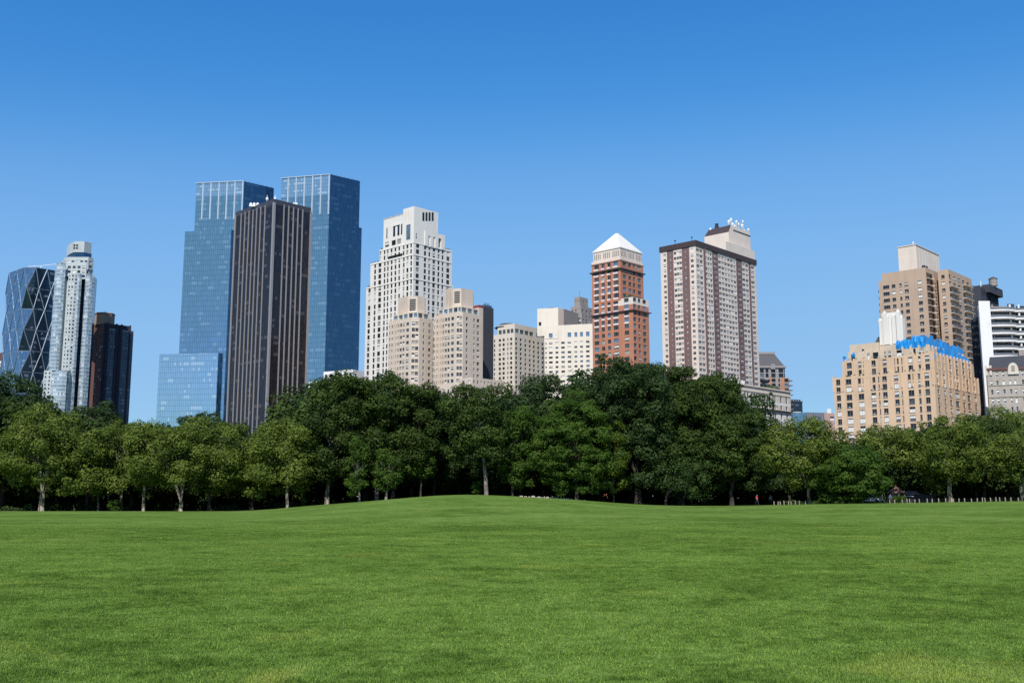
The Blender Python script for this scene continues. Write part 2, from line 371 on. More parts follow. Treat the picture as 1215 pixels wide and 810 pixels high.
# ---- faceted dark glass tower with a steel diagrid, far left
def faceted_tower():
    D = 830; B = Bld('faceted_glass_tower', 'faceted dark blue glass tower with triangular steel lattice at the far left', 'tower', 33, 315.8, D)
    W = B.b(92, 320, 0); WL = 46; step = B.z(33, 316) - B.z(33, 340.6); c = 7.0
    ztop = B.z(33, 315.8); n = 13
    glass, lit = B.A('glass'), CW_HEARST_LIT
    def ring(k):   # even: chamfered corners, odd: plain corners pulled slightly in
        if k % 2 == 0: return [[(c * 1.0, 0), (0, c)], [(0, W - c), (c, W)], [(WL - c, W), (WL, W - c)], [(WL, c), (WL - c, 0)]]
        e = 0.6; return [[(e, e)], [(e, W - e)], [(WL - e, W - e)], [(WL - e, e)]]
    D_ = B.A('steel_lattice'); sc = 0.36
    def P(q, z, off=0.0): x, y = B.p(*q); return (x, y, z)
    def mid(q, r, t): return (q[0] + (r[0] - q[0]) * t, q[1] + (r[1] - q[1]) * t)
    zs = [ztop - k * step for k in range(n)]
    for k in range(n - 1):
        r0, r1 = ring(k), ring(k + 1); z0, z1 = zs[k], zs[k + 1]
        for ci in range(4):
            a, b = r0[ci], r1[ci]
            if len(a) == 2: B.A('glass').face([P(a[0], z0), P(b[0], z1), P(a[1], z0)], lit if ci == 0 else CW_HEARST, [(0, z0), (3, z1), (7, z0)])
            else: B.A('glass').face([P(a[0], z0), P(b[0], z1), P(b[1], z1)], CW_DIM, [(3, z0), (0, z1), (7, z1)])  # facet shading put into the glass colour: upward ones brighter, downward ones dimmer
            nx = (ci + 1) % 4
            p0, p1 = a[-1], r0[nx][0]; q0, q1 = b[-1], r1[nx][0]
            Lw = math.hypot(p1[0] - p0[0], p1[1] - p0[1]); m = CW_HEARST if ci in (0, 1, 2) else CW_HEARST_LIT
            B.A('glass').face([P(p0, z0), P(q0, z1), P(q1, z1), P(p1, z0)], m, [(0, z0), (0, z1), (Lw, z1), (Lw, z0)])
            nn = 4 if ci % 2 == 0 else 3
            top = [mid(p0, p1, t / (nn - (0 if k % 2 == 0 else 0))) for t in range(nn + 1)]
            # nodes at even levels: nn+1 evenly from chamfer to chamfer; at odd levels: corners and the points half-way
            def nodes(kk, A_, B_): return [mid(A_, B_, t / (nn - 1)) for t in range(nn)] if kk % 2 == 0 else [mid(A_, B_, t / nn) for t in range(nn + 1)]
            na, nb = nodes(k, p0, p1), nodes(k + 1, q0, q1)
            big, small, zb, zsm = (nb, na, z1, z0) if len(nb) > len(na) else (na, nb, z0, z1)
            for t in range(len(small)):
                D_.beam(P(small[t], zsm), P(big[t], zb), sc, STEEL); D_.beam(P(small[t], zsm), P(big[t + 1], zb), sc, STEEL)
            D_.beam(P(p0, z0), P(p1, z0), sc * .8, STEEL)
            if len(a) == 2: D_.beam(P(a[0], z0), P(a[1], z0), sc * .8, STEEL)
    r0 = ring(0); B.A('roof_%d' % len(B.acc)).face([P(q, ztop - .3) for g in r0 for q in g], ROOF_DARK)
    A = B.A('roof_crane'); z = ztop; q = B.p(8, 14)
    A.beam((*q, z), (*q, z + 4), .35, METALW); q2 = B.p(-2, 26); A.beam((*q, z + 4), (q2[0], q2[1], z + 6.5), .25, METALW); q3 = B.p(14, 6); A.beam((*q, z + 4), (q3[0], q3[1], z + 3), .25, METALW)
faceted_tower()

# ---- silvery white tower with rounded bays
def bay_tower():
    D = 800; B = Bld('silver_bay_tower', 'slender silver white tower with rounded glass bays and an octagonal crown', 'tower', 88, 330, D, frame=FR_GREY, mix=(('dark', 4), ('mid', 4), ('blind', 3), ('full', 2)), seed=3)
    X = lambda px, py, d=0: (at(px, py, D + d)[0] - B.ox, d)
    Z = lambda py: at(88, py, D)[2]
    def arc(px0, px1, py, d0, d1, bulge, n):
        p, q = X(px0, py, d0), X(px1, py, d1); out = []
        for k in range(n + 1):
            t = k / n; b = bulge * math.sin(math.pi * t); out.append((p[0] + (q[0] - p[0]) * t, p[1] + (q[1] - p[1]) * t - b))
        return out
    def run(pts, z0, z1, mat, kind):
        for i in range(len(pts) - 1):
            p, q = pts[i], pts[i + 1]; L = math.hypot(q[0] - p[0], q[1] - p[1])
            if kind == 'win':
                n = max(1, round(L / 3.6)); fh = 3.05; rows = [(z, z + 1.7) for z in np.arange(z0 + 1.0, z1 - 2.2, fh)]
                B.facade(p, q, z0, z1, mat, cols=even(n, .5, L), rows=rows, sash='h')
            else:
                B.A('bay').face([(*p, z0), (*q, z0), (*q, z1), (*p, z1)], mat, [(i * L, z0), (i * L + L, z0), (i * L + L, z1), (i * L, z1)])
    z0 = Z(520)
    ytop = 328
    bay1 = arc(60, 72.3, 400, 2, 0, 3.0, 5); bay2 = arc(76.5, 88, 400, 0, 1, 1.0, 3); bay3 = arc(88, 92.6, 400, 1, 3, 1.0, 2); bay4 = arc(96.8, 108.4, 400, 3, 5, 3.0, 5)
    run(bay1, z0, Z(312), CW_TEAL, 'glass'); run([bay1[-1], (bay1[-1][0], 3), (bay2[0][0], 3), bay2[0]], z0, Z(325), CONC, 'plain')
    run(bay2, z0, Z(324), CONC, 'win'); run(bay3, z0, Z(324), CW_TEAL, 'glass')
    run([bay3[-1], (bay3[-1][0] + .3, 9), (bay4[0][0] - .3, 9), bay4[0]], z0, Z(323), CW_DIM, 'glass'); run(bay4, z0, Z(326), CW_TEAL, 'glass')
    e = bay4[-1]; e1 = X(110.8, 400, 14); e2 = X(110.8, 400, 26); run([e, e1], z0, Z(327), CW_DIM, 'glass')  # recess and right side: their shade put in as dimmer glass
    back = [e2, (bay1[0][0], 26), bay1[0]]
    run([e1] + back, z0, Z(327), CONC, 'plain')
    poly = bay1 + bay2 + bay3 + bay4 + [e1] + back[:-1]
    B.A('roof_%d' % len(B.acc)).face([(x, y, Z(327) - .5) for x, y in poly], ROOF_DARK)
    # setback tiers
    def oct(px0, px1, ya, yb, d, dep, mat, win=True, cut=.28):
        p, q = X(px0, ya, d), X(px1, ya, d); w = q[0] - p[0]; c = w * cut
        bl_, br_ = X(px0, ya, d + dep), X(px1, ya, d + dep); pts = [(bl_[0], d + dep), (p[0], d + c), (p[0] + c, d), (q[0] - c, d), (X(px1, ya, d + c)[0], d + c), (br_[0], d + dep)]
        za, zb = Z(yb), Z(ya)
        for i in range(5):
            P, Q = pts[i], pts[i + 1]; L = math.hypot(Q[0] - P[0], Q[1] - P[1])
            rows = [(z, z + 2.2) for z in np.arange(za + 1.2, zb - 2.6, 3.7)] if win else []
            B.facade(P, Q, za, zb, mat, cols=even(max(1, round(L / 3.6)), .62, L) if win else [], rows=rows, sash='v')
        B.A('roof_%d' % len(B.acc)).face([(x, y, zb - .2) for x, y in pts], ROOF_DARK); B.A().face([(*pts[5], za), (*pts[0], za), (*pts[0], zb), (*pts[5], zb)], mat)
    oct(66, 111, 310, 330, 3, 24, CONC, cut=.18)
    oct(73, 111.3, 303.6, 318, 3.6, 20, CONC, cut=.16)
    oct(80.3, 109, 297.5, 304.5, 5, 15, CW_DIM, win=False, cut=.3)
    oct(80.2, 109.2, 284.6, 297.6, 4.6, 15.5, CONC, win=False, cut=.3)
    q = X(90, 290, 4.45); zz = Z(291)
    for i in range(2):
        for j in range(2): B.A('louver_%d%d' % (i, j)).box(q[0] - 1.9 + i * 2.2, q[0] - .4 + i * 2.2, 4.4, 4.7, zz - 1.9 + j * 2.3, zz - .3 + j * 2.3, BLACKM)
    # lower front block
    l, r = X(52, 445, -6), X(79.5, 445, -6); zt = Z(440.6)
    B.facade(l, (X(61, 445, -6)), z0, zt, CONC, cols=even(2, .4, X(61, 445, -6)[0] - l[0]), rows=[(z, z + 1.7) for z in np.arange(z0 + 1, zt - 2.2, 3.05)])
    run([X(61, 445, -6), X(67, 445, -7.6), X(74, 445, -7.6), r, (r[0], 1)], z0, zt - .01, CW_TEAL, 'glass'); run([(l[0], 8), l], z0, zt, CONC, 'plain')
    B.A('roof_%d' % len(B.acc)).face([(l[0], -6, zt - .3), (X(61, 445, -6)[0], -6, zt - .3), (X(67, 445)[0], -7.6, zt - .3), (X(74, 445)[0], -7.6, zt - .3), (r[0], -6, zt - .3), (r[0], 1, zt - .3), (l[0], 8, zt - .3)], ROOF_DARK)
bay_tower()

# ---- dark brick tower
def brick_tower():
    D = 860; cx, cy = 123.6, 383
    B = Bld('dark_brick_tower', 'dark red brick tower with black glass strips right of the silver tower', 'tower', cx, cy, D, frame=FR_DARK, mix=(('dark', 3), ('full', 2), ('mid', 2)), seed=5)
    zt = B.z(cx, cy); a1 = B.a(104, 383); b1 = B.b(155.6, 390); z0 = B.z(cx, 520)
    X, Y = crop(0, 370, 6.23)
    global SHADEB
    SHADEB = wall_mat('shaded_brick', (0.045, 0.032, 0.045), .1)  # brick of the right face, its shade painted into the colour
    rows = B.rows(cx, 398, 3.9, 1.9, 515)
    B.tier(0, a1, 0, b1, z0, zt, DKRED, L=sp(B.cols('L', [(X(737), 1.4), (X(752), 1.4), (X(712), 1.2)], 420, a1=a1), rows, rec=.2), Rt=sp([], [], mf=lambda f, zz: SHADEB))
    for x0, x1 in ((784, 832), (882, 932), (944, 966)):
        u0, u1 = B.b(X(x0), 450), B.b(X(x1), 450); p, q = B.p(-.35, u0), B.p(-.35, u1); k = abs(u1 - u0)
        B.A('glass_strip_%d' % x0).prism([p, q, B.p(.2, u1), B.p(.2, u0)], z0, zt - 4, CW_DK)
    for x in (848, 866): 
        u = B.b(X(x), 450); B.A('pier_%d' % (u * 10)).prism([B.p(-.6, u - .6), B.p(-.6, u + .6), B.p(.1, u + .6), B.p(.1, u - .6)], z0, zt - 1.5, SHADEB)
    for u in (B.b(X(772), 450), B.b(X(838), 450), B.b(X(876), 450), B.b(X(938), 450)):
        B.A('pier_%d' % (u * 10)).prism([B.p(-.8, u - .7), B.p(-.8, u + .7), B.p(.1, u + .7), B.p(.1, u - .7)], z0, zt + .6, SHADEB)
    c = B.p(a1 * .35, b1 * .22); zz = B.z(124, 372, a1 * .35, b1 * .2)
    A = B.A('penthouse'); A.prism(ngon(c[0], c[1], 8.2, 8, .3), zt - .5, zz, wall_mat('tan_drum', (.36, .22, .15), .1)); A.prism(ngon(c[0], c[1], 8.6, 8, .3), zz - 1.2, zz - .6, BROWN)
    A.beam((c[0], c[1], zz), (c[0], c[1], zz + 3), .15, BLACKM)
brick_tower()

# ---- sliver at the very edge
def sliver():
    B = Bld('red_topped_building', 'sliver of a pale building with dark red top at the left picture edge', 'building', 2.2, 418, 1000, seed=6)
    zt = B.z(2.2, 418); a1 = 22; zb = B.z(2.2, 428)
    rows = B.rows(2.2, 431, 4, 1.8, 470)
    B.tier(0, a1, 0, 3, 0, zb, WHITEW, L=sp(even(5, .5, a1 / 1), rows)); B.box(.4, a1, .4, 3, zb - .9, zt, DKRED, 'upper_storey')
sliver()

# ---- twin blue glass towers
def blue_tower(name, label, D, cx, cyT, lx, rx, z_tiers, fins, low=None, aL=-82, aR=47, seed=1, finlow=None):
    B = Bld(name, label, 'skyscraper', cx, cyT, D, aL=aL, aR=aR)
    zt = B.z(cx, cyT); zc, zm = B.z(cx, z_tiers[0]), B.z(cx, z_tiers[1])
    aT, bT = B.a(lx[0], cyT), B.b(rx[0], cyT + 8); z0 = 0
    A = B.A('glazing')
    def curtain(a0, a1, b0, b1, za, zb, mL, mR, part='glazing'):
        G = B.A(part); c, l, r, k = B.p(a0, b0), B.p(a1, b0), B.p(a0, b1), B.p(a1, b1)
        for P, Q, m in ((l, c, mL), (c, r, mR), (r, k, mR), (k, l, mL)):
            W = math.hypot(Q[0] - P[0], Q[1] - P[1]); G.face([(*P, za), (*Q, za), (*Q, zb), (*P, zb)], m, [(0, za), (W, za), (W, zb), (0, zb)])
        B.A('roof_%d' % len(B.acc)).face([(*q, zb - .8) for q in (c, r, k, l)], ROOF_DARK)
    curtain(0, aT, 0, bT, zm - 1, zc, CW_BLUE, CW_DIM)
    curtain(0, aT, 0, bT, zc, zt, CW_CROWN, CW_DIM, 'crown_glazing')
    # shaft, one step wider
    ms = 1.2
    aM, bM = B.a(lx[1], z_tiers[1]), B.b(rx[1], z_tiers[1] + 8)
    curtain(-ms if finlow is None else finlow, aM, -ms, bM, z0, zm, CW_BLUE, CW_DIM, 'shaft_glazing')
    for fx in fins:
        a = B.a(fx, 230, -.9); zb = B.z(fx, z_tiers[2], a, -.9)
        B.A('fin_%d' % fx).prism([B.p(a - .32, -.7), B.p(a - .32, -.02), B.p(a + .32, -.02), B.p(a + .32, -.7)], zb, zt + .4, STEELW)
    R_ = B.A('top_rail'); R_.prism([B.p(-.5, -1), B.p(-.5, -.1), B.p(aT, -.1), B.p(aT, -1)], zt - .4, zt + .1, STEELW)
    for k in range(7): q = B.p(0.5, bT * (k + .5) / 7); B.A('roof_mast_%d' % k).beam((*q, zt), (*q, zt + 1.4), .12, BLACKM)
    return B, zt, curtain
STEELW = flat_mat('bright_fin', (0.50, 0.56, 0.61), 0.35, 0.3)
B1, zt1, cur1 = blue_tower('blue_glass_tower', 'stepped blue glass skyscraper rising behind the left side of the bronze tower', 770, 288.4, 214.8, (233.5, 233), (325, 326), (231.5, 271.6, 260), [240, 249.5, 259, 268.5, 278, 287.2], finlow=0)
def extras1():
    B = B1
    aS0, aS1 = B.a(274.6, 272, -5), B.a(219.8, 271.6, -5); zS = B.z(274.6, 272.5, aS0, -5); cur1(aS0, aS1, -5, 8, 0, zS, CW_BLUE, CW_DIM, 'stepped_shaft')
    # shaft front-left face ends at x 275: the part right of it steps back
    # low block in front
    D = 745; a0 = B.a(259, 418.5, -9); a1 = B.a(189.6, 418.5, -9); zl = B.z(259, 418.5, a0, -9)
    c, l, r, k = B.p(a0, -9), B.p(a1, -9), B.p(a0, -1.4), B.p(a1, -1.4)
    G = B.A('low_wing_glazing')
    for P, Q, m in ((l, c, CW_PALE), (c, r, CW_DIM), (k, l, CW_PALE)):
        W = math.hypot(Q[0] - P[0], Q[1] - P[1]); G.face([(*P, 0), (*Q, 0), (*Q, zl), (*P, zl)], m, [(0, 0), (W, 0), (W, zl), (0, zl)])
    B.A('roof_%d' % len(B.acc)).face([(*q, zl - .5) for q in (c, r, k, l)], ROOF_DARK)
extras1()
B2, zt2, cur2 = blue_tower('blue_glass_tower', 'taller blue glass skyscraper with dimmer right face, right of the bronze tower', 770, 391.6, 206.8, (334.5, 330), (427.2, 427.6), (231, 263.2, 254), [341, 350.5, 360.3, 370, 379.8, 389.6], aL=-76, aR=50)

# ---- bronze glass tower with grey piers
def bronze_tower():
    D = 590; B = Bld('bronze_pier_tower', 'dark bronze glass tower with thin pale vertical piers between two blue towers', 'skyscraper', 325.6, 236, D, seed=8)
    zt = B.z(325.6, 236); a1, b1 = B.a(280.3, 249), B.b(369, 246.2)
    A = B.A('glazing'); zp = zt - 3.2
    c, l, r, k = B.p(0, 0), B.p(a1, 0), B.p(0, b1), B.p(a1, b1)
    for P, Q in ((l, c), (c, r), (r, k), (k, l)):
        W = math.hypot(Q[0] - P[0], Q[1] - P[1]); A.face([(*P, 0), (*Q, 0), (*Q, zp), (*P, zp)], CW_BRONZE, [(0, 0), (W, 0), (W, zp), (0, zp)])
    B.box(-.15, a1 + .15, -.15, b1 + .15, zp, zt, flat_mat('dark_parapet', (.05, .045, .055), .4), 'parapet')
    def pier(a, b, w, da, db):
        zz = zt - 2.2
        B.A('pier_%d_%d' % (a * 10, b * 10)).prism([B.p(a - da, b - db), B.p(a - da, b + db), B.p(a + da, b + db), B.p(a + da, b - db)], 0, zz, PIERM)
    for x in (315, 309.8, 305.2, 300.8, 296.2, 291.6, 287): pier(B.a(x, 252), 0, 0, .34, .5)
    for x in (336.9, 342.6, 348.3, 353.7, 359.2): pier(0, B.b(x, 245), 0, .5, .34)
    pier(0, 0, 0, .7, .7); pier(a1, 0, 0, .6, .6); pier(0, b1, 0, .6, .6)
    for i, (x, dd) in enumerate(((298, 5), (302, 6), (306, 5), (317, 4), (326.5, 6), (349, 5), (352, 5))):
        q = at(x, 236, D + 14); A = B.A('roof_unit_%d' % i); X0, Y0 = q[0] - B.ox, q[1] - B.oy
        A.frustum(ngon(X0, Y0, 1.1, 8), zt - .8, ngon(X0, Y0, .9, 8), zt + 1.2, METALW); A.frustum(ngon(X0, Y0, .9, 8), zt + 1.2, ngon(X0, Y0, .3, 8), zt + 1.8, METALW)
        if i in (3, 4): A.beam((X0, Y0, zt + 1), (X0, Y0, zt + 6.5), .3, METALW, .15); A.prism(ngon(X0, Y0, .8, 8), zt + 3.5, zt + 5, METALW)
bronze_tower()

# ---- white limestone stepped tower
def white_tower():
    D = 600; B = Bld('white_limestone_tower', 'white limestone stepped apartment tower, tallest of the pale buildings', 'apartment tower', 491.5, 244.5, D, frame=FR_DARK, mix=(('dark', 6), ('mid', 4), ('blind', 1.2), ('curtain', 1.5), ('full', .8)), sash='v', seed=11)
    X, Y = crop(425, 235, 7.367)
    z = B.z; cx = 491.5
    zT0 = z(cx, 244.5); zT1 = z(cx, 267); zr = z(cx, 288.5)
    # main mass (T4 and T3 wings) : corner in plane a=0,b=0
    aT0 = B.a(478.6, 247); bT0 = B.b(520, 250.6)
    aT1 = B.a(454.9, 261.5); bT1 = B.b(528.2, 277)
    aT2 = B.a(450.8, 293.4); bT2 = B.b(536.3, 296.8)
    aT3 = B.a(439.7, 313); aT4 = B.a(434.6, 340); bT3 = bT2 + .01; bT4 = bT2 + 1.5
    zT2 = z(450.8, 293.4, aT2, 0) - 1; zT3 = z(439.7, 313, aT3, 0); zT4 = z(434.6, 340, aT4, 0)
    ymax = 470
    m = z(cx, 300) - z(cx, 301); fh = 7.15 * m
    base = z(cx, 302)            # head of the topmost regular row, at the corner
    snap = lambda v: base + round((v - base - .9) / fh) * fh + .9
    zT2, zT3, zT4 = snap(zT2), snap(zT3), snap(zT4)
    def rows(zlow, ztop, n0=0):
        out = []; k = 0
        while base + 9 * fh - k * fh - 2.6 > max(zlow, 30):
            h = base + 9 * fh - k * fh
            if h < ztop - .8: out.append((h - 2.75, h))
            k += 1
        return out[::-1]
    colL = [(487.6, 2.0), (483.2, 2.4), (478.8, 1.9), (473.5, 2.1), (469, 2.2), (464.4, 2.1), (460, 1.8), (456.2, 1.9), (450.5, 3.4), (444.9, 2.2)]
    colR = [(495.6, 3.9), (504.5, 2.8), (509.6, 2.2), (515, 3.2), (520.6, 2.4), (525.4, 2.2), (531.7, 3.6)]
    # tower shaft faces, tier by tier from below (each tier a full block, the upper ones narrower)
    z0 = 0
    B.tier(0, aT4, 0, bT4, z0, zT4, LIME, L=sp(B.cols('L', colL + [(438.3, 2.8)], 345, a1=aT4), rows(0, zT4)), Rt=sp(B.cols('R', colR, 300, b1=bT4), rows(0, zT4)))
    B.tier(0, aT3, 0, bT3, zT4 - .9, zT3, LIME, L=sp(B.cols('L', colL, 330, a1=aT3), rows(zT4 - .9, zT3)), Rt=sp(B.cols('R', colR, 300, b1=bT3), rows(zT4 - .9, zT3)))
    B.tier(0, aT2, 0, bT2, zT3 - .9, zT2, LIME, L=sp(B.cols('L', colL[:9], 310, a1=aT2), rows(zT3 - .9, zT2)), Rt=sp(B.cols('R', colR, 300, b1=bT2), rows(zT3 - .9, zT2)))
    # upper block with loggias either side
    c1 = B.cols('L', [(X(252), 4), (X(310), 4.2), (X(357), 4.2), (X(437), 4.6)], 285, a1=aT1)
    zl1 = z(454.9, 261.5, aT1, 0); zl1r = z(528.2, 277, 0, bT1)
    B.tier(.6, B.a(478.6, 280, .6), .6, 6, zT2 - .9, zT1, LIME, L=sp(B.cols('L', [(X(437), 3.6)], 300, a0=.6, a1=aT1, b0=.6), rows(zT2, zT1 - 2)), Rt=sp([], []))
    # left wing T1
    aw = B.a(478.6, 262)
    rl = [(zT2 + .7, zT2 + 3.9)]
    rlog = [(z(470, 277, 8, 0), z(470, 264.3, 8, 0))]
    zw = z(454.9, 261.5, aT1, 0)
    l, c = B.p(aT1, .3), B.p(aw, .3)
    B.facade(l, c, zT2 - .9, zw, LIME, cols=B.ucols(l, c, [(X(252), 4.6), (X(310), 4.8), (X(357), 4.6)], 288), rows=rl, sash='v')
    # loggia wall with deep voids; the wing's own wall stays plain
    l2, c2 = B.p(aT1, .3), B.p(aw, .3)
    def loggia(P0, P1, za, zb, pxs, py, h0, h1):
        A = B.A(); L = math.hypot(P1[0] - P0[0], P1[1] - P0[1]); ux, uy = (P1[0] - P0[0]) / L, (P1[1] - P0[1]) / L; dx, dy = -uy, ux
        cs = B.ucols(P0, P1, pxs, py); us = sorted(set([0, L] + [v for c in cs for v in c])); zs = [za, h0, h1, zb]
        P = lambda u, z, d=0: (P0[0] + ux * u + dx * d, P0[1] + uy * u + dy * d, z)
        for i in range(len(us) - 1):
            um = (us[i] + us[i + 1]) / 2; hole = any(a <= um <= b for a, b in cs)
            for j in range(3):
                if hole and j == 1:
                    for q in ([P(us[i], h0), P(us[i], h0, 3), P(us[i], h1, 3), P(us[i], h1)], [P(us[i + 1], h0), P(us[i + 1], h1), P(us[i + 1], h1, 3), P(us[i + 1], h0, 3)], [P(us[i], h1), P(us[i], h1, 3), P(us[i + 1], h1, 3), P(us[i + 1], h1)], [P(us[i], h0), P(us[i + 1], h0), P(us[i + 1], h0, 3), P(us[i], h0, 3)]): A.face(q, LIME)
                    B.A('loggia_glazing').face([P(us[i], h0, 3), P(us[i + 1], h0, 3), P(us[i + 1], h1, 3), P(us[i], h1, 3)], G_MID)
                else: A.face([P(us[i], zs[j]), P(us[i + 1], zs[j]), P(us[i + 1], zs[j + 1]), P(us[i], zs[j + 1])], LIME)
    loggia(B.p(aT1, .28), B.p(aw, .28), zw + .002, z(470, 260, 8, 0) + 1.6, [], 270, zw + .5, zw + 1)
    # wing crown: shade of the loggia voids painted as dark upright slabs
    B.box(aw, aT1, .75, 7, zT2 - .9, zw - .4, LIME, 'wing')
    for px, w in ((X(252), 1.2), (X(315), 2.6), (X(352), 2.4), (X(380), 1.6)):
        a = B.a(px, 270, .25); m2 = w / 2 * .49 / .66
        B.A('loggia_shade_%d' % px).prism([B.p(a - m2, .26), B.p(a - m2, 1.2), B.p(a + m2, 1.2), B.p(a + m2, .26)], rlog[0][0], rlog[0][1], G_DARK)
    B.box(B.a(474.5, 262, .1), B.a(466.5, 262, .1), -.15, .29, rlog[0][1] - .2, rlog[0][1] + .9, LIME, 'cornice')
    # terrace slot and balcony of the wing
    B.A('terrace').prism([B.p(B.a(477, 300, -.5), -.5), B.p(B.a(477, 300, -.5), -.02), B.p(B.a(460, 300, -.5), -.02), B.p(B.a(460, 300, -.5), -.5)], z(470, 302, 8, 0), z(470, 300, 8, 0), G_DARK)
    # top block
    za = zT2 - 1
    L0 = B.cols('L', [(X(437), 5.2)], 275, a1=aT0)
    l, c, r, k = B.p(aT0, 0), B.p(0, 0), B.p(0, bT0), B.p(aT0, bT0)
    B.facade(l, c, zT2 - .8, zT0, LIME, cols=L0, rows=[(z(485, 283.5, 2, 0), z(485, 265.5, 2, 0))], sash='v', frame=FR_GREEN, mix=(('sky', 1),))
    zc0 = z(520, 272, 0, bT0)
    B.facade(c, r, zT2 - .8, zT0, LIME, cols=B.ucols(c, r, [(X(510), 1.6)], 280), rows=[(z(495, 283, 0, 2), z(495, 277, 0, 2))])
    B.A().face([(*r, za), (*k, za), (*k, zT0), (*r, zT0)], LIME); B.A().face([(*k, za), (*l, za), (*l, zT0), (*k, zT0)], LIME)
    B.A('roof_%d' % len(B.acc)).face([(*q, zT0 - .01) for q in (c, r, k, l)], LIME)
    for i, px in enumerate((X(570), X(597), X(624), X(651))):
        b = B.b(px, 258, -.1); B.A('crown_shade_%d' % i).prism([B.p(-.12, b - .75), B.p(-.12, b + .75), B.p(.4, b + .75), B.p(.4, b - .75)], z(px, 262, 0, b), z(px, 252, 0, b), G_DARK)  # shade inside the crown recesses painted as dark slabs
    for i, px in enumerate((X(418), X(440), X(460))):
        a = B.a(px, 255, -.1); B.A('slot_%d' % i).prism([B.p(a - .3, -.1), B.p(a - .3, .4), B.p(a + .3, .4), B.p(a + .3, -.1)], z(px, 260, a, 0), z(px, 250, a, 0), CREAMT)
    # right loggia block, proud of the top block
    b0 = B.b(504.5, 273, -.5); zrt = z(504.5, 273.3, -.5, b0); bT1 = B.b(528.2, 277, -.5)
    P0, P1 = B.p(-.5, b0), B.p(-.5, bT1)
    lo, hi = z(515, 292, -.5, 10), z(515, 279, -.5, 10)
    loggia(P0, P1, zT2 - 1, zrt, [(X(622), 2.6), (X(665), 2.8), (X(715), 3.4)], 286, lo, hi)
    loggia(B.p(B.a(497.5, 275, b0), b0), P0, zT2 - 1, zrt, [(X(567), 2.4)], 284, z(502, 291, -1, b0), z(502, 277, -1, b0))
    B.A('roof_%d' % len(B.acc)).face([(*q, zrt - .3) for q in (P0, P1, B.p(9, bT1), B.p(9, b0))], ROOF_DARK); B.A().face([(*P1, zT2 - 1), (*B.p(9, bT1), zT2 - 1), (*B.p(9, bT1), zrt), (*P1, zrt)], LIME)
    # string courses
    for zz, a1_ in ((zT3 - 1.2, aT3), (zT4 - 1.0, aT4), (zT2 - 1.2, aT2)):
        B.box(-.22, a1_ + .2, -.22, bT2 + .2, zz, zz + .45, LIME, 'string_course')
    # roof planting on terraces
    rn = random.Random(3)
    for (a0_, a1_, zz) in ((aT2, aT3, zT3), (aT3, aT4, zT4), (aT1, aT2, zT2)):
        for k in range(9):
            q = B.p(a0_ + (a1_ - a0_) * rn.random(), .9); B.A('terrace_plant_%d' % len(B.acc)).frustum(ngon(*q, .5, 5), zz - .9, ngon(*q, .25, 5), zz + .6 + rn.random() * .5, HEDGE)
    for k in range(9):
        q = B.p(.9, bT1 + (bT2 - bT1) * k / 9); B.A('terrace_plant_%d' % len(B.acc)).frustum(ngon(*q, .5, 5), zT2 - .9, ngon(*q, .25, 5), zT2 + .7, HEDGE)
HEDGE = flat_mat('planter_green', (0.03, 0.06, 0.02), .8)
white_tower()

# ---- white stepped building glimpsed behind the trees
def stepped_low():
    D = 545; B = Bld('stepped_white_building', 'low white stepped building showing at the left edge of the dark trees', 'building', 399, 441, D, frame=FR_DARK, mix=(('dark', 3), ('mid', 2)), seed=12, aL=-60, aR=30)
    z0 = 0
    steps = [(384, 399, 441, 14), (366.5, 399, 453, 10), (358.5, 399, 466, 7), (354, 399, 473, 4), (349, 399, 481.5, 0)]
    for x0, x1, y, back in steps:
        a1 = B.a(x0, y, back); zt = B.z(x0, y, a1, back)
        W = a1 - 0
        B.tier(0 if back else -18, a1, back, 24, z0 if back == 0 else zt - 12, zt, WHITEW, L=sp(even(max(2, int(W / 3.4)) + (5 if not back else 0), .5, W + (0 if back else 18)), [(zt - 4.4, zt - 1.6)] if back else [(zt - 4.4 - k * 3.3, zt - 2.2 - k * 3.3) for k in range(6)][::-1]))
stepped_low()

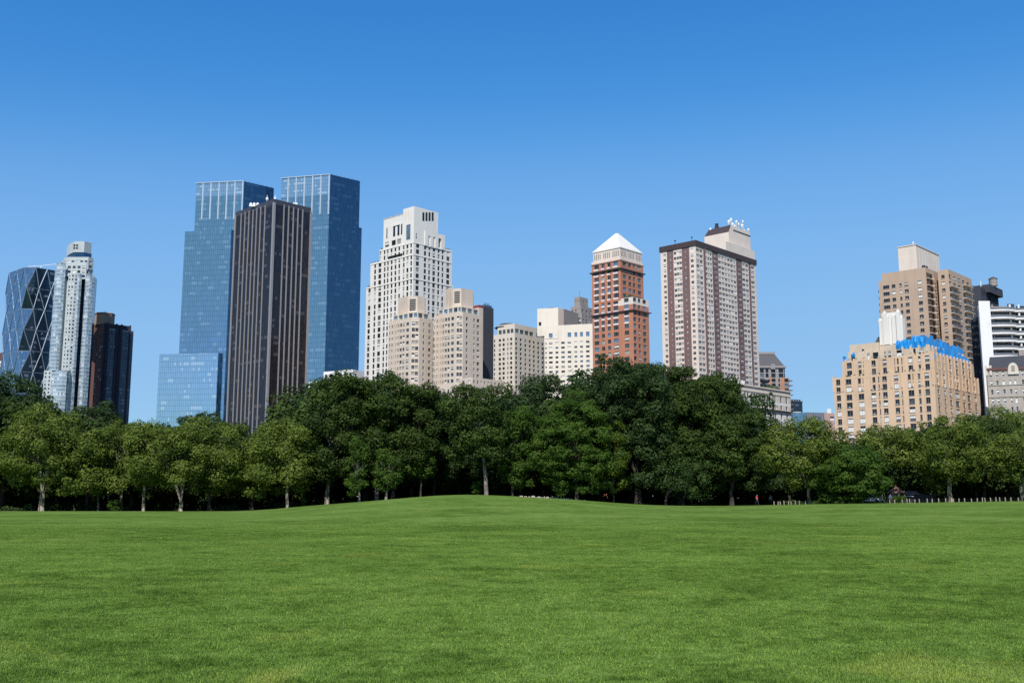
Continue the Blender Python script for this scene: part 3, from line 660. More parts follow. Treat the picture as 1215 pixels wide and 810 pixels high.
# ---- beige twin towers with rounded corners
def deco_tower(label, D, lx, cxa, cxb, rx, ytop, drum, ydrum, seed, main):
    """shaft with a canted corner between pixel cxa and cxb, a setback storey and a faceted drum"""
    B = Bld('deco_apartment_tower', label, 'apartment tower', (cxa + cxb) / 2, ytop, D, frame=FR_GREY, mix=(('dark', 3), ('mid', 3), ('curtain', 3), ('blind', 2), ('low', 1)), sash='h', seed=seed, group='beige twin towers')
    zt = B.z(cxa, ytop); z0 = 0
    aC = B.a(cxa, ytop, 0); P0x = 1
    # canted corner: from (ac, 0) on the left face to (0, bc) on the right face
    ac = max(.5, B.a(cxa, ytop + 40)); bc = max(.5, B.b(cxb, ytop + 40))
    a1 = B.a(lx, ytop + 5); b1 = B.b(rx, ytop + 5)
    pl, pc0, pc1, pr = B.p(a1, 0), B.p(ac, 0), B.p(0, bc), B.p(0, b1)
    mp = B.z(cxa, ytop + 20) - B.z(cxa, ytop + 21); fh = 7.4 * mp
    rows = [(zt - 3.9 - k * fh, zt - 2.2 - k * fh) for k in range(int((zt - 18) / fh))][::-1]
    WL = math.hypot(pc0[0] - pl[0], pc0[1] - pl[1]); WR = math.hypot(pr[0] - pc1[0], pr[1] - pc1[1]); WC = math.hypot(pc1[0] - pc0[0], pc1[1] - pc0[1])
    B.facade(pl, pc0, z0, zt, BEIGE, cols=main['L'](WL), rows=rows); B.facade(pc0, pc1, z0, zt, BEIGE, cols=[(.35, WC * .47), (WC * .53, WC - .35)], rows=[(r0 - .1, r1 + .1) for r0, r1 in rows], sash='hv')
    B.facade(pc1, pr, z0, zt, BEIGE, cols=main['R'](WR), rows=rows)
    bk = B.p(a1, b1)
    for P, Q in ((pr, bk), (bk, pl)): B.A().face([(*P, z0), (*Q, z0), (*Q, zt), (*P, zt)], BEIGE)
    B.A('roof_%d' % len(B.acc)).face([(*q, zt - .05) for q in (pc0, pc1, pr, bk, pl)], CREAMT)
    # vertical pilasters between window columns
    for u in main['pil'](WL):
        ux, uy = (pc0[0] - pl[0]) / WL, (pc0[1] - pl[1]) / WL; q = (pl[0] + ux * u, pl[1] + uy * u); dx, dy = uy, -ux
        B.A('pilaster_%d' % (u * 10)).prism([(q[0] - ux * .28 + dx * .35, q[1] - uy * .28 + dy * .35), (q[0] + ux * .28 + dx * .35, q[1] + uy * .28 + dy * .35), (q[0] + ux * .28 - dx * .1, q[1] + uy * .28 - dy * .1), (q[0] - ux * .28 - dx * .1, q[1] - uy * .28 - dy * .1)], z0, zt + .7, BEIGE)
    # recessed glazed storey
    i = 1.6; zs = zt + 3.3
    ring = [B.p(a1 - i, i), B.p(ac + i * .2, i), B.p(i, bc + i * .2), B.p(i, b1 - i), B.p(a1 - i, b1 - i)]
    for k in range(3):
        P, Q = ring[k], ring[k + 1]; W = math.hypot(Q[0] - P[0], Q[1] - P[1]); n = max(1, round(W / 4.2))
        B.facade(P, Q, zt - .1, zs, BEIGE, cols=even(n, .72, W), rows=[(zt + .5, zs - .5)], sash='v', frame=FR_GREEN, mix=(('sky', 3), ('mid', 3), ('dark', 2)))
    B.A('roof_%d' % len(B.acc)).face([(*q, zs) for q in ring], CREAMT)
    # faceted drum
    dz = B.z(cxa, ydrum, 3, 3)
    a0d, a1d = B.a(drum[1], ydrum + 5, 3.5), B.a(drum[0] - 1, ydrum + 5, 3.5); b1d = B.b(drum[2] + 1, ydrum + 5, 3.5)
    c1 = max(a0d, 4.6); bC = 5.2
    pts = [B.p(a1d, 6.5), B.p(a1d - 2.4, 3.5), B.p(c1 + 2.2, 3.5), B.p(4, bC), B.p(3.5, b1d - 2.5), B.p(6, b1d), B.p(a1d, b1d)]
    B.A('drum').prism(pts, zs - .1, dz, BEIGE, top=CREAMT)
    P, Q = pts[2], pts[3]; W = math.hypot(Q[0] - P[0], Q[1] - P[1]); ux, uy = (Q[0] - P[0]) / W, (Q[1] - P[1]) / W; nx, ny = uy, -ux
    for k in range(6):
        zz = dz - 1.6 - k * 1.05; q0 = (P[0] + ux * W * .18 + nx * .12, P[1] + uy * W * .18 + ny * .12); q1 = (P[0] + ux * W * .82 + nx * .12, P[1] + uy * W * .82 + ny * .12)
        B.A('louver_%d' % len(B.acc)).prism([q0, q1, (q1[0] - nx * .5, q1[1] - ny * .5), (q0[0] - nx * .5, q0[1] - ny * .5)], zz - .62, zz, G_DARK)
    P, Q = pts[4], pts[5]; W = math.hypot(Q[0] - P[0], Q[1] - P[1]); ux, uy = (Q[0] - P[0]) / W, (Q[1] - P[1]) / W; nx, ny = uy, -ux
    for k in range(6):
        zz = dz - 1.6 - k * 1.05; q0 = (P[0] + ux * W * .15 + nx * .12, P[1] + uy * W * .15 + ny * .12); q1 = (P[0] + ux * W * .85 + nx * .12, P[1] + uy * W * .85 + ny * .12)
        B.A('louver_%d' % len(B.acc)).prism([q0, q1, (q1[0] - nx * .5, q1[1] - ny * .5), (q0[0] - nx * .5, q0[1] - ny * .5)], zz - .62, zz, G_DARK)
    for t in np.linspace(.12, .88, 5):      # fluting on the drum front
        P, Q = pts[1], pts[2]; q = (P[0] + (Q[0] - P[0]) * t, P[1] + (Q[1] - P[1]) * t); W = math.hypot(Q[0] - P[0], Q[1] - P[1]); ux, uy = (Q[0] - P[0]) / W, (Q[1] - P[1]) / W; nx, ny = uy, -ux
        B.A('drum_fin_%d' % (t * 100)).prism([(q[0] - ux * .3 + nx * .5, q[1] - uy * .3 + ny * .5), (q[0] + ux * .3 + nx * .5, q[1] + uy * .3 + ny * .5), (q[0] + ux * .3, q[1] + uy * .3), (q[0] - ux * .3, q[1] - uy * .3)], zs, dz + .4, BEIGE)
    return B, zt
def colsA(W):   # left face, from far left to the corner
    f = [(.02, .075), (.16, .05), (.27, .035), (.34, .035), (.43, .05), (.55, .09), (.67, .09), (.84, .12)]
    return [(W * (c - w / 2) if c > .05 else .3, W * (c + w / 2)) for c, w in f]
def colsR(W): return [(W * (c - w / 2), W * (c + w / 2)) for c, w in ((.2, .09), (.56, .07), (.76, .13))]
def colsR2(W): return [(W * (c - w / 2), W * (c + w / 2)) for c, w in ((.33, .1), (.75, .16))]
pil = lambda W: [W * t for t in (.11, .22, .305, .385, .49)]
deco_tower('left beige apartment tower of the pair in front of the white tower', 522, 461.5, 487.5, 497, 514, 376, (470, 487.5, 507.5), 350, 21, dict(L=colsA, R=colsR2, pil=pil))
BT, ztT = deco_tower('right beige apartment tower of the pair, beside the charcoal slab', 512, 515, 541, 549, 573, 369.5, (526, 541, 564.5), 340.8, 22, dict(L=colsA, R=colsR, pil=pil))
def deco_base():
    B = Bld('beige_base_building', 'low beige terraced block at the foot of the twin towers behind the trees', 'building', 545, 452, 497, frame=FR_GREY, seed=23)
    zt = B.z(545, 455); a1 = B.a(500, 457); b1 = B.b(612, 462)
    B.tier(0, a1, 0, b1, 0, zt, BEIGE, L=sp(even(9, .4, a1), [(zt - 4 - k * 3.2, zt - 2.2 - k * 3.2) for k in range(4)][::-1]), Rt=sp(even(14, .4, b1), [(zt - 4 - k * 3.2, zt - 2.2 - k * 3.2) for k in range(4)][::-1]))
    zz = B.z(570, 450.5, 6, 25); B.tier(3, 16, 12, b1 - 6, zt - 1, zz, BEIGE, L=sp(even(3, .4, 13), [(zz - 3, zz - 1.3)]), Rt=sp(even(9, .4, b1 - 18), [(zz - 3, zz - 1.3)]))
deco_base()

# ---- charcoal slab
def slab():
    B = Bld('charcoal_slab_tower', 'windowless charcoal slab tower with blue roof edge right of the beige twins', 'tower', 574, 366, 560, seed=24)
    zt = B.z(574, 363.5); b1 = B.b(585.6, 366); a1 = 16
    B.tier(0, a1, 0, b1, 0, zt, DKGREY, L=sp([], []), Rt=sp([], []))
    A = B.A('roof_screen'); A.prism([B.p(1, 1.5), B.p(1, b1 - .3), B.p(a1, b1 - .3), B.p(a1, 1.5)], zt - .9, zt + 1.4, NAVYP)
    B.box(.5, a1, -3.2, -.05, 0, zt - 1, BEIGE, 'side_wall')
    for k in range(4): q = B.p(1.5, 2 + k * (b1 - 3) / 4); B.A('vent_%d' % k).beam((*q, zt), (*q, zt + 2.6), .35, NAVYP)
    B.box(.8, 9, -3, -.05, zt - 1, zt + .6, flat_mat('red_trim', (.25, .05, .04), .6), 'red_trim')
NAVYP = flat_mat('blue_grey_panel', (.06, .10, .17), .5)
slab()

# ---- cream corner building with ribbon-glass penthouse
def cream_left():
    D = 650; B = Bld('cream_corner_building', 'cream corner apartment building with green glazed penthouse ribbon', 'apartment building', 610.6, 397, D, frame=FR_GREY, mix=(('dark', 6), ('mid', 2), ('curtain', 1), ('blind', .6)), seed=25, aL=-52, aR=38)
    X, Y = crop(570, 330, 5.786)
    zt = B.z(610.6, 394.5); a1 = B.a(584.7, 396); b1 = B.b(647.5, 397)
    rows = B.rows(610.6, Y(405), 5.65, 3.3, 475)
    cl = B.cols('L', [(X(x), w) for x, w in ((97, 1.5), (133, 2.6), (159, 2.6), (188, 1.3), (211, 2.6))], 410, a1=a1)
    cr = B.cols('R', [(X(x), 2.3) for x in (247, 278, 310, 340, 368, 398, 427)], 410, b1=b1)
    B.tier(0, a1, 0, b1, 0, zt, CREAM, L=sp(cl, rows), Rt=sp(cr, rows))
    # penthouse with ribbon windows
    ap = B.a(590.4, 385.5, 0.02); bp = B.b(646.5, 388, .02); zp = B.z(610.6, 383.6)
    zr0, zr1 = B.z(610.6, 396.5), B.z(610.6, 389.6)
    cl = B.cols('L', [(X(136), 3.6), (X(163), 3.2), (X(192), 3.4), (X(217), 3.2)], 392, a1=ap)
    cr = B.cols('R', [(X(x), 4.6) for x in (252, 285, 318, 350, 397)], 392, b1=bp)
    B.tier(.02, ap, .02, bp, zt - .9, zp, CREAM, L=sp(cl, [(zr0 + .6, zr1)], sash='v', frame=FR_GREEN, mix=(('sky', 1), ('dark', 1), ('mid', 1))), Rt=sp(cr, [(zr0 + .6, zr1)], sash='v', frame=FR_GREEN, mix=(('sky', 1), ('dark', 1), ('mid', 1))))
    c = B.p(12, 8); A = B.A('roof_hump'); A.frustum(ngon(*c, 9, 10), zp - .9, ngon(*c, 5, 10), zp + 1.8, ROOF_DARK)
cream_left()

# ---- bright cream building and its blank tower
def cream_right():
    D = 640; B = Bld('bright_cream_building', 'bright cream building with blank square bulkhead tower left of the orange tower', 'apartment building', 706, 385, D, frame=FR_GREY, mix=(('dark', 3), ('sky', 3), ('mid', 2), ('full', 1.4), ('blind', 1)), seed=26, aL=-74, aR=32)
    X, Y = crop(570, 330, 5.786)
    zt = B.z(706, 383.8); a1 = B.a(645.8, 387); b1 = 16
    mp = (B.z(700, 400) - B.z(700, 401))
    rows = B.rows(700, Y(428), 5.7, 2.5, 475, B.a(700, 400), 0)
    cc = [(X(450), 1.6), (X(483), 4.4), (X(525), 3.4), (X(567), 4.2), (X(611), 4.2), (X(655), 3.4), (X(694), 3.4), (X(737), 4.2)]
    cl = B.cols('L', cc, 410, a1=a1)
    rt = [(B.z(700, Y(398), B.a(700, 400), 0), B.z(700, Y(366), B.a(700, 400), 0))]
    B.facade(B.p(a1, 0), B.p(0, 0), 0, rt[0][0] - .8, CREAM2, cols=cl, rows=rows)
    B.tier(0, a1, 0.01, b1, rt[0][0] - .8, zt, CREAM2, L=sp([c for c in B.cols('L', [cc[1]] + cc[4:], 395, a1=a1)], rt, sash='v', mix=(('sky', 1),), frame=FR_GREEN))
    B.box(.1, a1 - .1, .6, b1, 0, rt[0][0] - .85, CREAM2, 'core')
    B.box(B.a(662.5, 387, -.2), B.a(646.5, 387, -.2) - 0.0, -.2, 0.0, rt[0][0] - .5, rt[0][0] + 0, CREAM2, 'ledge')
    # bulkhead tower
    a0, a2 = B.a(662.3, 370, 3), B.a(637.5, 370, 3); zz = B.z(650, 365.6, (a0 + a2) / 2, 3)
    B.A('bulkhead').prism([B.p(a0, 3), B.p(a0, 22), B.p(a2, 22), B.p(a2, 3)], zt - 6, zz, CREAM2, top=ROOF_DARK)
    B.A('bulkhead_side').prism([B.p(a0 - 3.2, 4), B.p(a0 - 3.2, 24), B.p(a0 - .02, 24), B.p(a0 - .02, 4)], zt - 6, zz - .7, GREYB)
    a = B.a(X(409), 382, 2.9); B.A('bulkhead_hatch').prism([B.p(a - .8, 2.8), B.p(a - .8, 3.1), B.p(a + .8, 3.1), B.p(a + .8, 2.8)], zt + 1, zt + 3.2, G_DARK)
    A = B.A('roof_unit'); q = B.p((a0 + a2) / 2, 8); A.frustum(ngon(*q, 3, 8), zz, ngon(*q, 1.8, 8), zz + 1, ROOF_DARK)
cream_right()

# ---- grey brown building with balconies behind
def grey_back():
    D = 790; B = Bld('grey_brown_building', 'grey brown balconied apartment block peeping over the cream building', 'apartment building', 690, 353, D, frame=FR_WHITE, seed=27, aL=-52, aR=38)
    zt = B.z(690, 371)
    a1, b1 = B.a(665, 372), B.b(712, 372); rows = B.rows(690, 373.5, 4.2, 2.2, 392)
    B.tier(0, a1, 0, b1, 0, zt, GREYB, L=sp(even(6, .5, a1), rows), Rt=sp(even(6, .5, b1), rows))
    for i, (x0, x1, y, s) in enumerate(((677, 703, 362.5, 2), (681.5, 697.5, 351.8, 5))):
        cxx = 690; a2, b2 = B.a(x0, y, s), B.b(x1, y, s); zz = B.z(690, y, s, s)
        B.tier(s, max(a2, s + 4), s, max(b2, s + 4), zt - 1, zz, GREYB, L=sp(even(3, .4, max(a2, s + 4) - s), [(zz - 4.4, zz - 2.6)]), Rt=sp(even(3, .4, max(b2, s + 4) - s), [(zz - 4.4, zz - 2.6)]))
        zt = zz
    rr = rows
    for j, (r0, r1) in enumerate(rr[-4:]):
        for (u0, u1) in ((2, 8), (14, 20)):
            B.A('balcony_%d_%d' % (j, u0)).prism([B.p(u0, -1.5), B.p(u0, 0), B.p(u1, 0), B.p(u1, -1.5)], r0 - .8, r0 - .1, PIERM)
    q = B.p(6, 6); B.A('mast').beam((*q, zt), (*q, zt + 5), .12, BLACKM)
grey_back()

# ---- orange brick tower with pyramid roof
def orange_tower():
    D = 505; B = Bld('pyramid_roof_tower', 'orange brick tower with a pale pyramid roof', 'apartment tower', 751, 360, D, frame=FR_GREEN, mix=(('dark', 6), ('mid', 4), ('sky', 1.6), ('curtain', 1.2), ('blind', .6)), sash='v', seed=31)
    z = B.z; U, V = crop(695, 345, 9.0); X, Y = crop(695, 270, 10.12)
    aU = B.a(736.4, 340)                       # the upper corner lies further along the same left plane
    a1 = B.a(702.6, 360); bl = B.b(769.6, 361); z0 = 0
    zl = z(751, 352)
    pitch = 7.75
    def rws(ytop, y1, n=60):
        zt_ = z(751, V(68)); mp = z(751, 380) - z(751, 381); out = []
        k = -12
        while True:
            h = zt_ - k * pitch * mp; lo = h - 4.9 * mp
            if lo < z(751, 470): break
            if h < ytop and lo > y1: out.append((lo, h))
            k += 1
        return out[::-1]
    colL = [(U(118), 5.6), (U(188), 3.7), (U(252), 3.8), (U(326), 5.9), (U(440), 5.4)]; colR = [(U(527), 3.8), (U(577), 2.6), (U(632), 3.8)]
    def mfl(f, zz): return CREAMT if zz > zl - 4.2 else ORANGE
    cream_from = lambda f, zz: CREAMT if (zz > zl - 3.7 and f > .70) else ORANGE
    B.tier(0, a1, 0, bl, z0, zl, ORANGE, L=sp(B.cols('L', colL, 400, a1=a1), rws(zl, 0), mf=cream_from), Rt=sp(B.cols('R', colR, 400, b1=bl), rws(zl, 0), mf=mfl))
    # upper shaft
    bu = B.b(763.4, 340, aU); zb = z(736.4, 312.5, aU, 0); ze = z(736.4, 292.5, aU, 0)
    cl = B.cols('L', [(U(118), 5.6), (U(188), 3.7), (U(252), 3.8), (U(326), 5.9)], 340, a0=aU, a1=a1)
    cr = B.cols('R', [(X(466), 4.2), (X(530), 3.2), (X(580), 2.6), (X(643), 4.0)], 330, a0=aU, b1=bu)
    def mfu(f, zz): return CREAMT if zz > zb + 1.0 else ORANGE
    zw = z(736.4, 304.5, aU, 0)
    B.tier(aU, a1, 0, bu, zl - .9, zw, ORANGE, L=sp(cl, rws(zw, zl), mf=mfu), Rt=sp(cr, rws(zw, zl), mf=mfu))
    # stone attic with slots
    q = .5
    B.box(aU + .3, a1 - .8, .4, bu - .4, zw - .9, ze, CREAMT, 'attic')
    for k in range(14):
        if k % 5 == 4: continue
        a = aU + 1.2 + (a1 - aU - 3) * k / 13; B.A('attic_slot_%d' % k).prism([B.p(a - .3, .3), B.p(a - .3, .6), B.p(a + .3, .6), B.p(a + .3, .3)], zw + .8, ze - 1.6, GREYB)
        b = 1.2 + (bu - 2.6) * k / 13; B.A('attic_slot_%d' % (k + 20)).prism([B.p(aU + .2, b - .3), B.p(aU + .2, b + .3), B.p(aU + .5, b + .3), B.p(aU + .5, b - .3)], zw + .8, ze - 1.6, GREYB)
    am, bm_ = (aU + a1) / 2, bu / 2; ap = z(732.5, 277.2, am, bm_)
    base = [B.p(aU, .1), B.p(aU, bu - .1), B.p(a1 - .5, bu - .1), B.p(a1 - .5, .1)]
    s = .06; top = [B.p(am - s * 12, bm_ - s * 10), B.p(am - s * 12, bm_ + s * 10), B.p(am + s * 12, bm_ + s * 10), B.p(am + s * 12, bm_ - s * 10)]
    B.A('pyramid_roof').frustum(base, ze, top, ap, PYR); B.A('pyramid_roof').prism(base, ze - .5, ze + .02, PYR)
    # dark metal cornices
    zk = z(736.4, 317.6, aU, 0); B.box(aU - .9, a1 + .9, -.9, bu + .9, zk - .5, zk, FR_DARK, 'cornice'); B.box(aU - .4, a1 + .4, -.4, bu + .4, zk + 4, zk + 4.3, ORANGE, 'cornice')
    zk = z(751, V(196)); B.box(-1.0, a1 + 1, -1.0, bl + 1.2, zk - .45, zk, BROWN, 'lower_cornice')
    # white spandrel strips under windows near the top
    for (r0, r1) in rws(zw, z(751, V(330))):
        for c0, c1 in B.cols('L', colL, 400, a1=a1):
            L = a1; a_hi, a_lo = L - c0, L - c1
            if r0 > zl and a_lo < aU: continue
            B.A('spandrel_strip_%d' % len(B.acc)).prism([B.p(a_lo, -.12), B.p(a_lo, .05), B.p(a_hi, .05), B.p(a_hi, -.12)], r0 - .75, r0 - .1, METALW)
    # terrace greenery and planter
    rn = random.Random(4)
    for k in range(16):
        q = B.p(1 + rn.random() * (aU - 2), 1 + rn.random() * (bl - 3)); B.A('terrace_plant_%d' % len(B.acc)).frustum(ngon(*q, .9, 6), zl - .9, ngon(*q, .35, 6), zl + .8 + 1.6 * rn.random(), HEDGE)
    # lower right annex
    b2 = B.b(771.4, 402); zz = z(769, 399, 0, bl); B.box(1.5, a1 - 3, bl + .01, b2, 0, zz, BEIGE, 'annex')
orange_tower()

# ---- brown and cream slab tower
def brown_tower():
    D = 560; B = Bld('brown_striped_tower', 'tall brown and cream striped apartment tower with dark parapet', 'apartment tower', 825, 285, D, frame=FR_WHITE, mix=(('dark', 7), ('mid', 3), ('curtain', 2.5), ('blind', 2), ('full', .7)), sash='v', seed=41)
    z = B.z; zt = z(825, 285); zp = z(825, 291.3)
    X, Y = crop(775, 255, 9.0)
    a1, b1 = B.a(783.6, 300), B.b(896.3, 306)
    fh_px = 6.35; rows = B.rows(825, 294.2, fh_px, 3.3, 475)
    mp = z(825, 300) - z(825, 301)
    def segs(side, lst, py):
        if side == 'L': P0, P1 = B.p(a1, 0), B.p(0, 0)
        else: P0, P1 = B.p(0, 0), B.p(0, b1)
        return P0, P1, [B.ucols(P0, P1, [((x0 + x1) / 2, (x1 - x0))], py) for x0, x1 in lst]
    def face(side, spec, py):
        P0, P1 = (B.p(a1, 0), B.p(0, 0)) if side == 'L' else (B.p(0, 0), B.p(0, b1))
        L = math.hypot(P1[0] - P0[0], P1[1] - P0[1])
        def uu(px):
            r = ray(px, py); k = r[0] / r[1]; ux, uy = (P1[0] - P0[0]) / L, (P1[1] - P0[1]) / L
            return min(max((k * (B.oy + P0[1]) - (B.ox + P0[0])) / (ux - k * uy), 0), L)
        cols, bands = [], []
        for kind, x0, x1, wins in spec:
            u0, u1 = uu(X(x0)), uu(X(x1)); bands.append((u0, u1, kind))
            for w0, w1 in wins: cols.append((u0 + (u1 - u0) * w0, u0 + (u1 - u0) * w1))
        def mf(f, zz):
            u = f * L; k = next((k for a, b, k in bands if a <= u <= b), 'c'); return BROWN if k == 'b' else CREAMT
        B.facade(P0, P1, 0, zp, CREAMT, cols=cols, rows=rows, mf=mf, extra=[v for a, b, k in bands for v in (a, b)], rec=.25)
        for a, b, k in bands:      # brown piers stand proud
            if k == 'b' and b - a < 2.2:
                ux, uy = (P1[0] - P0[0]) / L, (P1[1] - P0[1]) / L; dx, dy = uy, -ux
                q = lambda u, d: (P0[0] + ux * u + dx * d, P0[1] + uy * u + dy * d)
                B.A('pier_%d' % (a * 10)).prism([q(a, .5), q(b, .5), q(b, -.05), q(a, -.05)], 0, zp, BROWN)
    face('L', [('c', 79, 145, [(.42, .85)]), ('b', 145, 215, [(.48, .62)]), ('c', 215, 305, [(.03, .34), (.355, .645), (.66, .97)]), ('b', 305, 385, [(.42, .58)]), ('c', 385, 450, [(.2, .68)])], 300)
    face('R', [('c', 450, 536, [(.08, .48), (.5, .92)]), ('b', 536, 551, []), ('c', 551, 630, [(.03, .34), (.355, .655), (.67, .97)]), ('b', 630, 692, [(.25, .55), (.6, .8)]), ('c', 692, 882, [(.01, .165), (.175, .335), (.345, .495), (.505, .66), (.67, .825), (.835, .99)]), ('b', 882, 943, [(.3, .75)]), ('c', 943, 1014, [(.03, .49), (.51, .97)]), ('b', 1014, 1035, []), ('c', 1035, 1092, [(.05, .72)])], 305)
    r, k, l = B.p(0, b1), B.p(a1, b1), B.p(a1, 0)
    for P, Q in ((r, k), (k, l)): B.A().face([(*P, 0), (*Q, 0), (*Q, zp), (*P, zp)], BROWN)
    B.box(-.5, a1 + .5, -.5, b1 + .5, zp, zt, PURP, 'parapet', top=ROOF_DARK)
    # penthouse with sloped dark mansard
    b0p = B.b(864.4, 275, a=6); A = B.A('penthouse')
    ac = 6; bc = B.b(865, 290, ac); ap = B.a(836, 290, bc); bp = B.b(890.6, 290, ac)
    zlow = z(864, 275.2, ac, bc); zhi = z(866, 267.4, ac + 1, bc + 3)
    A.prism([B.p(ac, bc), B.p(ac, bp), B.p(ap, bp), B.p(ap, bc)], zt - 1, zlow, CREAMT)
    lo = [B.p(ac, bc), B.p(ac, bp), B.p(ap, bp), B.p(ap, bc)]; hi = [B.p(ac + .01, bc + 3), B.p(ac + .01, bp - .5), B.p(ap - 1.5, bp - .5), B.p(ap - 1.5, bc + 3)]
    A.face([(*lo[0], zlow), (*lo[1], zlow), (*hi[1], zhi), (*hi[0], zhi)], CREAMT)
    B.A('mansard').face([(*lo[3], zlow), (*lo[0], zlow), (*hi[0], zhi), (*hi[3], zhi)], PURP); A.face([(*lo[2], zlow), (*lo[3], zlow), (*hi[3], zhi), (*hi[2], zhi)], PURP); A.face([(*lo[1], zlow), (*lo[2], zlow), (*hi[2], zhi), (*hi[1], zhi)], PURP)
    A.face([(*h, zhi) for h in hi], ROOF_DARK)
    B.box(ac - 2.6, ac - .02, bc - 8, bp, zt - 1, z(850, 287, ac, bc - 8), CREAMT, 'plant_wall')
    for i, (y, x0, x1) in enumerate(((277, 870, 890), (294, 872, 890))):
        zz = z(880, y, ac, bp - 8); B.box(ac - .3, ac - .02, B.b(x0, y, ac), B.b(x1, y, ac), zz - .35, zz, BLACKM, 'duct_rail')
    # chimneys, masts and dish antennas
    x0, y0 = B.p(B.a(850.5, 270, bc + 4.5), bc + 4.5)
    c = B.A('chimney'); c.prism(ngon(x0, y0, 1.3, 8), zhi - 1, zhi + 1.6, BLACKM); c.prism(ngon(x0, y0, .9, 8), zhi + 1.6, zhi + 2.6, BLACKM); c.prism(ngon(x0, y0, 1.15, 8), zhi + 2.6, zhi + 3.1, BLACKM)
    rn = random.Random(9); n = 0
    for px, py in ((843, 266.5), (866, 263), (868.5, 260.5), (870, 265), (873, 265.5), (875, 263), (878, 264), (881, 265), (883.5, 262.5), (884, 267), (886, 273), (887, 279), (889, 272.5), (876, 268), (871, 268)):
        b = max(bc + 2, min(bp - .6, B.b(px, 272, ac))); zz = z(px, py, ac, b); q = B.p(ac + .4 + rn.random() * 3, b)
        if px < 850: b = bc + 3.2; q = B.p(B.a(px, 272, b), b)
        A = B.A('antenna_%d' % n); n += 1
        r_ = .7 + rn.random() * .5; A.beam((*q, min(zhi, zz) - .5), (*q, zz), .12, METALW)
        A.frustum(ngon(*q, r_ * .5, 8), zz - r_ * 1.6, ngon(*q, r_, 8), zz, METALW); A.frustum(ngon(*q, r_, 8), zz, ngon(*q, r_ * .3, 8), zz + r_, METALW)
    for i, px in enumerate((801, 821)):
        a = B.a(px, 288, .5); q = B.p(a, .5); A = B.A('roof_lamp_%d' % i); A.beam((*q, zt), (*q, zt + 1.9), .12, BLACKM); A.frustum(ngon(*q, .2, 6), zt + 1.6, ngon(*q, .6, 6), zt + 2.4, BLACKM)
brown_tower()
# ---- long beige building with dark cornice in front of the brown tower
def long_beige():
    D = 480; B = Bld('long_beige_building', 'low beige building with dark cornice line and white rooftop hut right of the round trees', 'apartment building', 866, 459, D, frame=FR_DARK, mix=(('dark', 4), ('mid', 3), ('curtain', 1)), seed=51)
    X, Y = crop(860, 400, 7.364); z = B.z
    b1 = B.b(937.7, 466); zt = z(937.7, 465.5, 0, b1); a1 = 30
    bx = lambda x: B.b(X(x), 475)
    c, r = B.p(0, 0), B.p(0, b1)
    zr = lambda y: z(930, y, 0, bx(530))
    white = zr(482.6), zr(478.8)
    def mf(f, zz): return WHITEW if white[0] < zz < white[1] or zz < zr(491) else CREAM
    pxs = [(X(x), 2.0) for x in (180, 205, 240, 262, 285, 300, 330, 352, 375, 395, 425, 440, 492, 540)]
    rows = [(zr(Y(720)), zr(Y(672))), (zr(Y(640)), zr(Y(602))), (zr(Y(580)), zr(Y(528)))]
    rows = [(rows[0][0] - 3.4 * 1.0, rows[0][0] - 1.2)] + rows
    B.facade(c, r, 0, zt, CREAM, cols=B.ucols(c, r, pxs, 475), rows=rows, mf=mf)
    B.A().prism([B.p(.5, .5), B.p(.5, b1), B.p(a1, b1), B.p(a1, .5)], 0, zt - .5, CREAM, top=ROOF_DARK)
    B.facade(B.p(a1, 0), c, 0, zt, CREAM, cols=even(8, .45, a1), rows=rows)
    zk = zr(Y(648)); B.box(-.9, a1, -.9, b1 + .8, zk - .35, zk, FR_DARK, 'cornice'); B.box(-.5, a1, -.5, b1 + .4, zt - .1, zt + .5, CREAMT, 'coping')
    B.box(-.25, a1, -.25, b1 + .2, zr(Y(518)), zr(Y(518)) + .4, CREAMT, 'string_course')
    # rooftop hut
    b0, b2 = B.b(865, 455, 2), B.b(884, 458, 2); zz = z(865, 448.4, 2, b0)
    l, c2 = B.p(2, b0), B.p(2, b2)
    B.facade(l, c2, zt - 1, zz, WHITEW, cols=B.ucols(l, c2, [(X(80), 2), (X(150), 2)], 455), rows=[(zz - 3.2, zz - 1.6)], part='hut_wall')
    B.A('hut_wall').prism([B.p(2.5, b0), B.p(2.5, b2), B.p(9, b2), B.p(9, b0)], zt - 1, zz - .02, WHITEW)
    # roof garden
    rn = random.Random(5)
    for k in range(26):
        q = B.p(1.5 + rn.random() * 3, B.b(908 + 16 * rn.random(), 462, 2)); B.A('roof_garden_plant_%d' % len(B.acc)).frustum(ngon(*q, .8, 6), zt - .5, ngon(*q, .3, 6), zt + 1.2 + rn.random() * 2, HEDGE)
long_beige()

